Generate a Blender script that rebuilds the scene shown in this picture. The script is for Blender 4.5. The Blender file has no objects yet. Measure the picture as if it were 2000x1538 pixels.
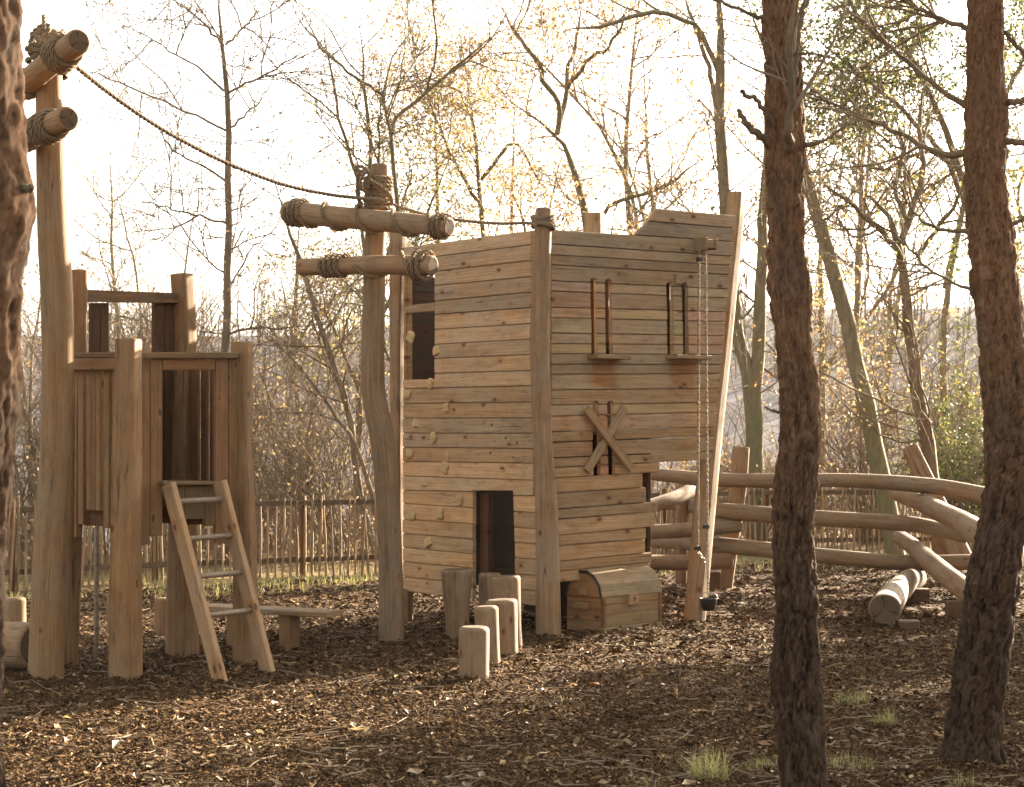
import bpy, bmesh, math, random
import numpy as np
from mathutils import Vector, Matrix

random.seed(7)
rng = np.random.default_rng(7)
R = math.radians
scene = bpy.context.scene

# ------------------------------------------------------------------ camera
F, EYE, CX, HY = 3630.0, 1.6, 1000.0, 850.0          # focal length in photo pixels, eye height, vanishing column, horizon row
cam_data = bpy.data.cameras.new("camera")
cam = bpy.data.objects.new("camera", cam_data)
scene.collection.objects.link(cam)
cam.location = (0, 0, EYE)
cam.rotation_euler = (R(90), 0, 0)
cam_data.sensor_fit = 'HORIZONTAL'
cam_data.sensor_width = 36.0
cam_data.lens = 36.0 * F / 2000.0
cam_data.shift_y = (HY - 769.0) / 2000.0
cam_data.clip_start = 0.1
cam_data.clip_end = 2000
cam_data.dof.use_dof = True
cam_data.dof.focus_distance = 14.0
cam_data.dof.aperture_fstop = 8.0
scene.camera = cam

# ------------------------------------------------------------------ light
SUN_EL, SUN_X, SUN_Y = R(18.5), 0.64, 0.77           # the sun stands low, behind the scene to the right
world = bpy.data.worlds.new("World")
scene.world = world
world.use_nodes = True
wn, wl = world.node_tree.nodes, world.node_tree.links
for n in list(wn):
    wn.remove(n)
sky = wn.new("ShaderNodeTexSky")
sky.sky_type = 'NISHITA'
sky.sun_disc = False
sky.sun_elevation = SUN_EL
sky.sun_rotation = math.atan2(SUN_X, SUN_Y)
sky.air_density, sky.dust_density, sky.ozone_density = 1.0, 4.0, 1.0
hs = wn.new("ShaderNodeHueSaturation")
hs.inputs['Saturation'].default_value = 0.30
tint = wn.new("ShaderNodeMix")
tint.data_type = 'RGBA'
tint.blend_type = 'MULTIPLY'
tint.inputs[0].default_value = 1.0
tint.inputs[7].default_value = (1.0, 0.95, 0.88, 1)
bg = wn.new("ShaderNodeBackground")
bg.inputs['Strength'].default_value = 0.06
wo = wn.new("ShaderNodeOutputWorld")
wl.new(sky.outputs[0], hs.inputs['Color'])
wl.new(hs.outputs[0], tint.inputs[6])
wl.new(tint.outputs[2], bg.inputs['Color'])
wl.new(bg.outputs[0], wo.inputs['Surface'])

sun_data = bpy.data.lights.new("sun", 'SUN')
sun_data.energy = 5.0
sun_data.angle = R(0.6)
sun_data.color = (1.0, 0.86, 0.66)
sun = bpy.data.objects.new("sun", sun_data)
scene.collection.objects.link(sun)
_sd = Vector((SUN_X * math.cos(SUN_EL), SUN_Y * math.cos(SUN_EL), math.sin(SUN_EL)))
sun.rotation_euler = _sd.to_track_quat('Z', 'Y').to_euler()
sun.location = _sd * 60

scene.view_settings.view_transform = 'Standard'
scene.view_settings.look = 'None'
scene.view_settings.exposure = 3.52
scene.view_settings.gamma = 1.0
scene.view_settings.use_curve_mapping = False
scene.render.engine = 'CYCLES'
scene.cycles.use_denoising = True
scene.cycles.max_bounces = 6
scene.cycles.diffuse_bounces = 3
scene.cycles.transmission_bounces = 3
scene.cycles.volume_bounces = 0
scene.cycles.sample_clamp_indirect = 8.0

# ------------------------------------------------------------------ photo pixel -> place
def P(x, y, Y):
    return Vector(((x - CX) / F * Y, Y, EYE - (y - HY) / F * Y))

def G(x, y, z=0.0):
    return P(x, y, (EYE - z) * F / (y - HY))

EYEV = Vector((0, 0, EYE))

def on_plane(x, y, p0, n):
    d = Vector(((x - CX) / F, 1.0, -(y - HY) / F))
    t = (Vector(p0) - EYEV).dot(n) / d.dot(n)
    return EYEV + d * t

# ------------------------------------------------------------------ object helpers
COL = scene.collection

def link(o, parent=None):
    COL.objects.link(o)
    if parent is not None:
        o.parent = parent
        o.matrix_parent_inverse = parent.matrix_basis.inverted()
    return o

def tag(o, label=None, cat=None, group=None, kind=None):
    if label: o['label'] = label
    if cat: o['category'] = cat
    if group: o['group'] = group
    if kind: o['kind'] = kind
    return o

def thing(name, label, cat, loc=(0, 0, 0), group=None):
    o = bpy.data.objects.new(name, None)
    o.empty_display_size = 0.2
    o.location = loc
    link(o)
    return tag(o, label, cat, group)

class MB:
    """collects polygons with a UV (metres, u along the grain) and a material index per face"""
    def __init__(self):
        self.v, self.f, self.uv, self.mi, self.sm = [], [], [], [], []
    def add(self, verts):
        k = len(self.v)
        self.v.extend([tuple(a) for a in verts])
        return k
    def face(self, idx, uvs, mat=0, smooth=False):
        self.f.append(tuple(idx)); self.uv.extend(uvs); self.mi.append(mat); self.sm.append(smooth)
    def mesh(self, name, mats):
        me = bpy.data.meshes.new(name)
        me.from_pydata(self.v, [], self.f)
        u = me.uv_layers.new(name="UVMap")
        u.data.foreach_set("uv", np.array(self.uv, dtype=np.float32).ravel())
        me.polygons.foreach_set("material_index", np.array(self.mi, dtype=np.int32))
        me.polygons.foreach_set("use_smooth", np.array(self.sm, dtype=bool))
        for m in mats:
            me.materials.append(m)
        me.update()
        return me
    def build(self, name, mats, parent=None, color=None):
        if not isinstance(mats, (list, tuple)): mats = [mats]
        o = bpy.data.objects.new(name, self.mesh(name, mats))
        if color is not None: o.color = (*color, 1)
        return link(o, parent)

def inset(poly, c):
    n = len(poly); out = []
    for i in range(n):
        a, b, d = poly[i - 1], poly[i], poly[(i + 1) % n]
        e1 = (b[0] - a[0], b[1] - a[1]); e2 = (d[0] - b[0], d[1] - b[1])
        l1 = math.hypot(*e1) or 1e-9; l2 = math.hypot(*e2) or 1e-9
        n1 = (-e1[1] / l1, e1[0] / l1); n2 = (-e2[1] / l2, e2[0] / l2)
        k = 1 + n1[0] * n2[0] + n1[1] * n2[1]
        k = max(k, 0.35)
        out.append((b[0] + c * (n1[0] + n2[0]) / k, b[1] + c * (n1[1] + n2[1]) / k))
    return out

def prism(mb, o, eu, ev, poly, t, c=0.003, holes=(), mat=0, end_mat=None, lap=0.0, lapd=0.012):
    """polygon (u,v) CCW seen from the front (normal eu x ev), front face at the plane o, body going back by t, front edges chamfered by c; u is the grain"""
    o, eu, ev = Vector(o), Vector(eu), Vector(ev)
    en = eu.cross(ev).normalized()
    area = sum(poly[i - 1][0] * poly[i][1] - poly[i][0] * poly[i - 1][1] for i in range(len(poly)))
    if area < 0: poly = poly[::-1]
    n = len(poly)
    pin = inset(poly, c + lap)
    W = lambda p, d: o + eu * p[0] + ev * p[1] + en * d
    if lap > 0:
        # lapped board: the front stands in from the seams, the back meets its neighbour
        pm = inset(poly, lap)
        back = inset(poly, c)
        rg = [(mb.add([W(p, dd) for p in pl]), dd) for pl, dd in ((pin, 0), (pm, -c), (pm, -lapd), (poly, -lapd), (poly, -t))]
        src = [pin, pm, pm, poly, poly]
        for i in range(n):
            j = (i + 1) % n
            along = abs(poly[j][0] - poly[i][0]) > abs(poly[j][1] - poly[i][1])
            f = (lambda q, dd: (q[0], q[1] + dd)) if along else (lambda q, dd: (q[0] + dd, q[1]))
            for k in range(4):
                (r0, d0), (r1, d1) = rg[k], rg[k + 1]
                mb.face((r0 + i, r1 + i, r1 + j, r0 + j), [f(src[k][i], d0), f(src[k + 1][i], d1), f(src[k + 1][j], d1), f(src[k][j], d0)], mat)
        a, e = rg[0][0], rg[4][0]
        caps = ((pin, 1, 0.0, a), (poly, -1, -t, e))
    else:
        caps = None
    if caps is None:
      a = mb.add([W(p, 0) for p in pin]); b = mb.add([W(p, -c) for p in poly]); d = mb.add([W(p, -t + c) for p in poly]); e = mb.add([W(p, -t) for p in pin])
    ringcaps = ((a, pin, 1, 0.0), (e, pin if caps is None else poly, -1, -t))
    for i in range(n if caps is None else 0):
        j = (i + 1) % n
        p, q = poly[i], poly[j]
        along = abs(q[0] - p[0]) > abs(q[1] - p[1])
        def uvs(pp, dd):
            return (pp[0], pp[1] + dd) if along else (pp[0] + dd, pp[1])
        m = mat if (along or end_mat is None) else end_mat
        for (r0, d0), (r1, d1) in (((a, 0), (b, -c)), ((b, -c), (d, -t + c)), ((d, -t + c), (e, -t))):
            mb.face((r0 + i, r1 + i, r1 + j, r0 + j), [uvs(p, d0), uvs(p, d1), uvs(q, d1), uvs(q, d0)], m)
    if not holes:
        mb.face([a + i for i in range(n)], [pin[i] for i in range(n)], mat)
        mb.face([e + n - 1 - i for i in range(n)], [(pin if caps is None else poly)[n - 1 - i] for i in range(n)], mat)
    else:
        for base, ring, s, depth in ringcaps:
            bm = bmesh.new(); loops = [ring] + list(holes); es = []; vs_all = []
            for lp in loops:
                vs = [bm.verts.new((q[0], q[1], 0)) for q in lp]
                vs_all += vs
                es += [bm.edges.new((vs[i - 1], vs[i])) for i in range(len(vs))]
            bmesh.ops.triangle_fill(bm, use_beauty=True, edges=es)
            bm.verts.ensure_lookup_table(); bm.verts.index_update()
            k = mb.add([W((v.co.x, v.co.y), depth) for v in bm.verts])
            for f in bm.faces:
                vv = list(f.verts)
                if f.normal.z * s < 0: vv.reverse()
                mb.face([k + v.index for v in vv], [(v.co.x, v.co.y) for v in vv], mat)
            bm.free()
        for h in holes:
            m_ = len(h)
            x = mb.add([W(q, 0) for q in h]); y = mb.add([W(q, -t) for q in h])
            for i in range(m_):
                j = (i + 1) % m_
                mb.face((x + i, x + j, y + j, y + i), [(h[i][0], 0), (h[j][0], 0), (h[j][0], t), (h[i][0], t)], mat)

def beam(mb, p0, p1, w, h, up=(0, 0, 1), c=0.004, mat=0, end_mat=None):
    """a chamfered bar from p0 to p1, w wide (across, horizontal), h deep along up; grain along its length"""
    p0, p1 = Vector(p0), Vector(p1)
    d = p1 - p0; L = d.length; d.normalize()
    upv = Vector(up); upv = (upv - d * upv.dot(d)).normalized()
    side = d.cross(upv).normalized()
    # front face looks along -side... build with eu=d, ev=upv, normal = d x up = side
    o = p0 + side * (w / 2)
    prism(mb, o, d, upv, [(0, -h / 2), (L, -h / 2), (L, h / 2), (0, h / 2)], w, c, mat=mat, end_mat=end_mat)

def catmull(pts, n):
    pts = np.array([tuple(p) for p in pts], dtype=float)
    if len(pts) == 2:
        t = np.linspace(0, 1, n)[:, None]
        return pts[0] * (1 - t) + pts[1] * t
    ext = np.vstack([2 * pts[0] - pts[1], pts, 2 * pts[-1] - pts[-2]])
    seg = np.linalg.norm(np.diff(pts, axis=0), axis=1) if pts.shape[1] == 3 else np.ones(len(pts) - 1)
    cum = np.concatenate([[0], np.cumsum(seg)]); s = np.linspace(0, cum[-1], n)
    i = np.clip(np.searchsorted(cum, s, side='right') - 1, 0, len(pts) - 2)
    t = ((s - cum[i]) / np.maximum(seg[i], 1e-9))[:, None]
    p0, p1, p2, p3 = ext[i], ext[i + 1], ext[i + 2], ext[i + 3]
    return 0.5 * ((2 * p1) + (-p0 + p2) * t + (2 * p0 - 5 * p1 + 4 * p2 - p3) * t ** 2 + (-p0 + 3 * p1 - 3 * p2 + p3) * t ** 3)

def frames(path):
    path = np.asarray(path)
    T = np.gradient(path, axis=0); T /= np.linalg.norm(T, axis=1)[:, None] + 1e-12
    m = T.mean(axis=0)
    ref = np.array([1.0, 0, 0]) if abs(m[0]) < 0.6 * np.linalg.norm(m) else np.array([0, 0, 1.0])
    N = np.zeros_like(T)
    cur = ref
    for i in range(len(T)):
        cur = cur - T[i] * cur.dot(T[i]); cur = cur / (np.linalg.norm(cur) + 1e-12)
        N[i] = cur
    B = np.cross(T, N)
    return T, N, B

def log(mb, pts, radii, sides=20, rings=22, bump=0.035, square=0.0, rot=0.0, round_end=0.012, seed=None, mat=0, cap_mat=1):
    """a round (or squared) timber along pts; cut ends get their own end-grain faces"""
    rr = random.Random(seed if seed is not None else random.random())
    path = catmull(pts, rings)
    rad = np.interp(np.linspace(0, 1, rings), np.linspace(0, 1, len(radii)), radii)
    L = np.linalg.norm(np.diff(path, axis=0), axis=1).sum()
    T, N, B = frames(path)
    s = np.concatenate([[0], np.cumsum(np.linalg.norm(np.diff(path, axis=0), axis=1))])
    th = np.linspace(0, 2 * np.pi, sides, endpoint=False)
    ph = [rr.uniform(0, 6.28) for _ in range(8)]
    S, TH = np.meshgrid(s, th, indexing='ij')
    mul = 1 + bump * (0.5 * np.sin(2 * TH + ph[0] + S * 0.9) + 0.35 * np.sin(3 * TH + ph[1] - S * 1.7) + 0.4 * np.sin(S * 3.1 + ph[2]) * np.cos(TH + ph[3]) + 0.3 * np.sin(S * 7.3 + ph[4] + 2 * TH))
    if square > 0:
        c_, s_ = np.abs(np.cos(TH + rot)), np.abs(np.sin(TH + rot))
        p = 2 + 8 * square
        mul = mul * (c_ ** p + s_ ** p) ** (-1 / p)
    rad2 = rad[:, None] * mul
    # rounded ends: extra rings
    e = min(round_end, rad[0] * 0.4)
    rows = [(path[0], T[0], N[0], B[0], rad2[0] * (1 - e / rad[0]), 0.0), (path[0] + T[0] * e * 0.35, T[0], N[0], B[0], rad2[0] * (1 - 0.3 * e / rad[0]), e * .35)]
    for i in range(rings):
        off = T[i] * e if i == 0 else (-T[i] * e if i == rings - 1 else 0)
        rows.append((path[i] + off, T[i], N[i], B[i], rad2[i], s[i]))
    rows.append((path[-1] - T[-1] * e * 0.35, T[-1], N[-1], B[-1], rad2[-1] * (1 - 0.3 * e / rad[-1]), L))
    rows.append((path[-1], T[-1], N[-1], B[-1], rad2[-1] * (1 - e / rad[-1]), L))
    k = len(mb.v)
    for (c, t, n, b, r_, _s) in rows:
        mb.add(c + np.outer(np.cos(th) * r_, n) + np.outer(np.sin(th) * r_, b))
    rm = float(rad.mean())
    for i in range(len(rows) - 1):
        for j in range(sides):
            j2 = (j + 1) % sides
            u0, u1 = rows[i][5], rows[i + 1][5]
            v0, v1 = j / sides * 6.283 * rm, (j + 1) / sides * 6.283 * rm
            mb.face((k + i * sides + j, k + (i + 1) * sides + j, k + (i + 1) * sides + j2, k + i * sides + j2)[::-1] if False else
                    (k + i * sides + j, k + i * sides + j2, k + (i + 1) * sides + j2, k + (i + 1) * sides + j),
                    [(u0, v0), (u0, v1), (u1, v1), (u1, v0)], mat, True)
    for row, flip in ((0, True), (len(rows) - 1, False)):
        c, t, n, b, r_, _s = rows[row]
        kk = mb.add(c + np.outer(np.cos(th) * r_, n) + np.outer(np.sin(th) * r_, b))
        cc = mb.add([c + t * (0.0)])
        for j in range(sides):
            j2 = (j + 1) % sides
            uva = (math.cos(th[j]) * r_[j], math.sin(th[j]) * r_[j]); uvb = (math.cos(th[j2]) * r_[j2], math.sin(th[j2]) * r_[j2])
            if flip: mb.face((kk + j2, kk + j, cc), [uvb, uva, (0, 0)], cap_mat)
            else: mb.face((kk + j, kk + j2, cc), [uva, uvb, (0, 0)], cap_mat)
    return path, T, N, B, rad

# ------------------------------------------------------------------ numpy meshes (trees, leaves, chips)
def mesh_np(name, V, Q, mats, mi=None, smooth=False, attrs=None):
    V = np.asarray(V, dtype=np.float32); Q = np.asarray(Q, dtype=np.int32)
    me = bpy.data.meshes.new(name)
    n, k = Q.shape
    me.vertices.add(len(V)); me.vertices.foreach_set("co", V.ravel())
    me.loops.add(n * k); me.loops.foreach_set("vertex_index", Q.ravel())
    me.polygons.add(n)
    me.polygons.foreach_set("loop_start", np.arange(0, n * k, k, dtype=np.int32))
    if mi is not None: me.polygons.foreach_set("material_index", np.asarray(mi, dtype=np.int32))
    me.polygons.foreach_set("use_smooth", np.full(n, smooth, dtype=bool) if np.isscalar(smooth) else np.asarray(smooth, dtype=bool))
    for key, val in (attrs or {}).items():
        a = me.attributes.new(key, 'FLOAT', 'POINT')
        a.data.foreach_set("value", np.asarray(val, dtype=np.float32))
    for m in mats: me.materials.append(m)
    me.update(calc_edges=True)
    return me

def tubes(Pp, Rr, S):
    Pp = np.asarray(Pp, float); Rr = np.asarray(Rr, float)
    Bn, N, _ = Pp.shape
    T = np.gradient(Pp, axis=1); T /= np.linalg.norm(T, axis=2, keepdims=True) + 1e-12
    m = Pp[:, -1] - Pp[:, 0]
    ref = np.where((np.abs(m[:, 2:3]) > 0.75 * np.linalg.norm(m, axis=1, keepdims=True)), np.array([[1.0, 0, 0]]), np.array([[0, 0, 1.0]]))[:, None, :]
    A = np.cross(T, np.broadcast_to(ref, T.shape)); A /= np.linalg.norm(A, axis=2, keepdims=True) + 1e-12
    Bv = np.cross(T, A)
    th = np.linspace(0, 2 * np.pi, S, endpoint=False)
    V = Pp[:, :, None, :] + Rr[:, :, None, None] * (np.cos(th)[None, None, :, None] * A[:, :, None, :] + np.sin(th)[None, None, :, None] * Bv[:, :, None, :])
    idx = np.arange(Bn * N * S).reshape(Bn, N, S)
    a = idx[:, :-1, :]; b = np.roll(a, -1, axis=2); d = idx[:, 1:, :]; c = np.roll(d, -1, axis=2)
    Q = np.stack([a, d, c, b], axis=-1).reshape(-1, 4)
    return V.reshape(-1, 3), Q

def unit(a):
    return a / (np.linalg.norm(a, axis=-1, keepdims=True) + 1e-12)

def sprout(paths, rads, count, t0, t1, ang, length, lvar, wig, up, rr, N, g, taper=0.25, rmin=0.0015, flat=0.0, weight_len=True):
    """children growing off parent paths: returns (paths, radii)"""
    Bn, M, _ = paths.shape
    L = np.linalg.norm(np.diff(paths, axis=1), axis=2).sum(axis=1)
    w = L / L.sum() if weight_len else np.full(Bn, 1 / Bn)
    par = g.choice(Bn, size=count, p=w)
    t = g.uniform(t0, t1, count)
    x = t * (M - 1); i = np.minimum(x.astype(int), M - 2); f = (x - i)[:, None]
    pos = paths[par, i] * (1 - f) + paths[par, i + 1] * f
    pr = rads[par, i] * (1 - f[:, 0]) + rads[par, i + 1] * f[:, 0]
    T = unit(paths[par, i + 1] - paths[par, i])
    rnd = g.normal(size=(count, 3)); rnd[:, 2] *= (1 - flat)
    S = unit(rnd - T * (rnd * T).sum(1, keepdims=True))
    a = np.radians(g.uniform(ang[0], ang[1], count))[:, None]
    d = unit(T * np.cos(a) + S * np.sin(a))
    ln = length * (1 + lvar * g.uniform(-1, 1, count)) * (1.15 - 0.6 * t)
    out = np.zeros((count, N, 3)); out[:, 0] = pos
    step = (ln / (N - 1))[:, None]
    for k in range(1, N):
        d = unit(d + g.normal(scale=wig, size=(count, 3)) + np.array([0, 0, up]))
        out[:, k] = out[:, k - 1] + d * step
    r0 = np.maximum(np.minimum(pr * 0.8, ln * rr), rmin)
    R_ = r0[:, None] * np.linspace(1, taper, N)[None, :]
    return out, np.maximum(R_, rmin * 0.6)

def leaves_at(C, size, svar, g, droop=0.4, slim=0.45):
    K = len(C)
    d = unit(g.normal(size=(K, 3)) + np.array([0, 0, -droop]))
    n = unit(np.cross(d, g.normal(size=(K, 3))))
    s = np.cross(d, n)
    sz = (size * (1 + svar * g.uniform(-1, 1, K)))[:, None]
    cup = (g.uniform(-.25, .35, K)[:, None]) * sz
    a = C; c = C + d * sz + n * cup * .6; mid = C + d * sz * .5
    b = mid + s * sz * slim * .5 + n * cup * .5; e = mid - s * sz * slim * .5 + n * cup * .5
    V = np.stack([a, b, c, e], axis=1).reshape(-1, 3)
    Q = np.arange(K * 4).reshape(K, 4)
    return V, Q, np.repeat(g.uniform(0, 1, K), 4)

def vnoise(p, seed=0):
    p = np.asarray(p, float)
    i = np.floor(p).astype(np.int64); f = p - i; f = f * f * (3 - 2 * f)
    def h(ix):
        n = (ix[..., 0] * 374761393 + ix[..., 1] * 668265263 + (ix[..., 2] if ix.shape[-1] > 2 else 0) * 2147483647 + seed * 1274126177) & 0xFFFFFFFF
        n = ((n ^ (n >> 13)) * 1274126177) & 0xFFFFFFFF
        return ((n ^ (n >> 16)) & 0xFFFF) / 65535.0
    D = p.shape[-1]; out = 0
    for c in range(2 ** D):
        o = np.array([(c >> k) & 1 for k in range(D)])
        w = np.prod(np.where(o, f, 1 - f), axis=-1)
        out = out + w * h(i + o)
    return out

def fbm(p, o=4, seed=0):
    a, s, t = 0.5, 0, 0; p = np.asarray(p, float)
    for k in range(o):
        s = s + a * vnoise(p * 2 ** k, seed + k); t += a; a *= .5
    return s / t

# ------------------------------------------------------------------ materials
class NT:
    def __init__(self, name):
        self.m = bpy.data.materials.new(name); self.m.use_nodes = True
        self.n, self.l = self.m.node_tree.nodes, self.m.node_tree.links
        for x in list(self.n): self.n.remove(x)
        self.out = self.n.new("ShaderNodeOutputMaterial")
    def new(self, t, **kw):
        x = self.n.new(t)
        for k, v in kw.items(): setattr(x, k, v)
        return x
    def set(self, sock, v):
        if isinstance(v, bpy.types.NodeSocket): self.l.new(v, sock)
        else: sock.default_value = v
    def math(self, op, a, b=None, c=None, clamp=False):
        x = self.new("ShaderNodeMath", operation=op, use_clamp=clamp)
        self.set(x.inputs[0], a)
        if b is not None: self.set(x.inputs[1], b)
        if c is not None: self.set(x.inputs[2], c)
        return x.outputs[0]
    def vmath(self, op, a, b=None):
        x = self.new("ShaderNodeVectorMath", operation=op)
        self.set(x.inputs[0], a)
        if b is not None: self.set(x.inputs[1], b)
        return x.outputs[0]
    def mix(self, fac, a, b, blend='MIX'):
        x = self.new("ShaderNodeMix", data_type='RGBA', blend_type=blend)
        self.set(x.inputs[0], fac); self.set(x.inputs[6], a if isinstance(a, bpy.types.NodeSocket) else (*a, 1)); self.set(x.inputs[7], b if isinstance(b, bpy.types.NodeSocket) else (*b, 1))
        return x.outputs[2]
    def noise(self, vec, scale=1, detail=3, rough=.55, dist=0.0, col=False):
        x = self.new("ShaderNodeTexNoise")
        if vec is not None: self.l.new(vec, x.inputs['Vector'])
        x.inputs['Scale'].default_value = scale; x.inputs['Detail'].default_value = detail; x.inputs['Roughness'].default_value = rough; x.inputs['Distortion'].default_value = dist
        return x.outputs[1 if col else 0]
    def ramp(self, fac, stops):
        x = self.new("ShaderNodeValToRGB")
        cr = x.color_ramp
        while len(cr.elements) < len(stops): cr.elements.new(.5)
        for e, (p, c) in zip(cr.elements, stops): e.position = p; e.color = (*c, 1)
        self.l.new(fac, x.inputs[0]); return x.outputs[0]
    def mapr(self, v, a, b, c=0., d=1., smooth=False):
        x = self.new("ShaderNodeMapRange", clamp=True)
        if smooth: x.interpolation_type = 'SMOOTHSTEP'
        self.set(x.inputs[0], v); x.inputs[1].default_value = a; x.inputs[2].default_value = b; x.inputs[3].default_value = c; x.inputs[4].default_value = d
        return x.outputs[0]
    def bsdf(self, color, rough=.85, spec=.2, bump=None, bstr=.3, bdist=.01, normal=None):
        b = self.new("ShaderNodeBsdfPrincipled")
        self.set(b.inputs['Base Color'], color if isinstance(color, bpy.types.NodeSocket) else (*color, 1))
        self.set(b.inputs['Roughness'], rough); self.set(b.inputs['Specular IOR Level'], spec)
        if bump is not None:
            bp = self.new("ShaderNodeBump"); bp.inputs['Strength'].default_value = bstr; bp.inputs['Distance'].default_value = bdist
            self.l.new(bump, bp.inputs['Height']); self.l.new(bp.outputs[0], b.inputs['Normal'])
        return b
    def done(self, sh):
        self.l.new(sh.outputs[0], self.out.inputs['Surface']); return self.m

def wood_material(name, stain=False, knots=1.2, cracks=False, fresh=(0.39, 0.26, 0.138), grey=(0.27, 0.215, 0.148)):
    t = NT(name)
    uv = t.new("ShaderNodeUVMap"); uv.uv_map = "UVMap"
    oi = t.new("ShaderNodeObjectInfo")
    comb = t.new("ShaderNodeCombineXYZ")
    t.set(comb.inputs[0], t.math('MULTIPLY', oi.outputs['Random'], 37.0)); t.set(comb.inputs[1], t.math('MULTIPLY', oi.outputs['Random'], 91.0))
    base = t.vmath('ADD', uv.outputs[0], comb.outputs[0])
    warp = t.noise(t.vmath('MULTIPLY', base, (3.0, 9.0, 1)), 1, 2, col=True)
    wv = t.vmath('ADD', base, t.vmath('MULTIPLY', t.vmath('SUBTRACT', warp, (.5, .5, .5)), (0.02, 0.012, 0)))
    broad = t.noise(t.vmath('MULTIPLY', wv, (1.1, 16, 1)), 1, 3)
    rings = t.noise(t.vmath('MULTIPLY', wv, (1.6, 75, 1)), 1, 3, .6)
    fine = t.noise(t.vmath('MULTIPLY', wv, (9, 330, 1)), 1, 2, .6)
    blot = t.noise(t.vmath('MULTIPLY', base, (2.2, 3.2, 1)), 1, 4, .6)
    weather = t.mapr(blot, .34, .68)
    # knots
    kv = t.new("ShaderNodeTexVoronoi", feature='F1'); kv.inputs['Scale'].default_value = 1
    t.l.new(t.vmath('MULTIPLY', wv, (4.6, 8.5, 1)), kv.inputs['Vector'])
    keep = t.math('GREATER_THAN', t.math('FRACT', t.math('MULTIPLY', kv.outputs['Color'], 7.31)), 1 - .60 * knots)
    kd = t.math('ADD', kv.outputs['Distance'], t.math('MULTIPLY', t.math('SUBTRACT', rings, .5), .10))
    core = t.math('MULTIPLY', t.mapr(kd, .08, .17, 1, 0, True), keep)
    halo = t.math('MULTIPLY', t.mapr(kd, .12, .34, 1, 0, True), keep)
    c = t.mix(t.mapr(broad, .3, .7), (fresh[0] * .78, fresh[1] * .72, fresh[2] * .66), fresh)
    c = t.mix(t.mapr(rings, .36, .64), t.mix(1, c, (.62, .58, .54), 'MULTIPLY'), c)
    c = t.mix(t.math('MULTIPLY', weather, .78), c, grey)
    c = t.mix(t.mapr(fine, .3, .7, .0, .38), c, t.mix(1, c, (.55, .52, .5), 'MULTIPLY'))
    c = t.mix(t.math('MULTIPLY', halo, .6), c, (.24, .125, .055))
    c = t.mix(t.math('MULTIPLY', core, .9), c, (.065, .035, .02))
    dirt = t.noise(t.vmath('MULTIPLY', base, (2.4, 7.0, 1)), 1, 5, .7)
    c = t.mix(t.mapr(dirt, .52, .74, 0, .62), c, t.mix(1, c, (.5, .46, .42), 'MULTIPLY'))
    ck = t.noise(t.vmath('MULTIPLY', wv, (.55, 13 if cracks else 20, 1)), 1, 2, .5)
    crk = t.math('MULTIPLY', t.mapr(t.math('ABSOLUTE', t.math('SUBTRACT', ck, .5)), .0, .012 if cracks else .006, 1, 0, True), t.mapr(blot, .42, .55))
    c = t.mix(t.math('MULTIPLY', crk, .8), c, (.06, .038, .022))
    mot = t.noise(t.vmath('MULTIPLY', base, (7.0, 15.0, 1)), 1, 4, .65)
    c = t.mix(t.mapr(mot, .50, .70, 0, .52), c, t.mix(1, c, (.60, .56, .52), 'MULTIPLY'))
    c = t.mix(t.mapr(mot, .28, .42, .25, 0), c, t.mix(1, c, (1.25, 1.2, 1.15), 'MULTIPLY'))
    c = t.mix(1, c, oi.outputs['Color'], 'MULTIPLY')
    if stain:
        geo = t.new("ShaderNodeNewGeometry")
        wob = t.noise(t.vmath('MULTIPLY', geo.outputs['Position'], (9, 9, 3)), 1, 4, .6)
        sep = t.new("ShaderNodeSeparateXYZ"); t.l.new(geo.outputs['Position'], sep.inputs[0])
        tot = None
        for (p, hx, hz, k) in stain:
            dx = t.math('DIVIDE', t.math('ABSOLUTE', t.math('SUBTRACT', sep.outputs[0], p[0])), hx)
            dz = t.math('DIVIDE', t.math('ABSOLUTE', t.math('SUBTRACT', sep.outputs[2], p[2])), hz)
            d = t.math('ADD', t.math('MAXIMUM', dx, dz), t.math('MULTIPLY', t.math('SUBTRACT', wob, .5), .9))
            v = t.mapr(d, .55, 1.05, k, 0, True)
            tot = v if tot is None else t.math('MAXIMUM', tot, v)
        c = t.mix(tot, c, t.mix(1, c, (.90, .62, .42), 'MULTIPLY'))
    h = t.math('ADD', t.math('MULTIPLY', rings, .6), t.math('MULTIPLY', fine, .4))
    h = t.math('SUBTRACT', h, t.math('ADD', t.math('MULTIPLY', core, .5), t.math('MULTIPLY', crk, 1.2)))
    b = t.bsdf(c, t.mapr(rings, .2, .8, .72, .9), .22, h, .55, .004)
    return t.done(b)

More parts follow.
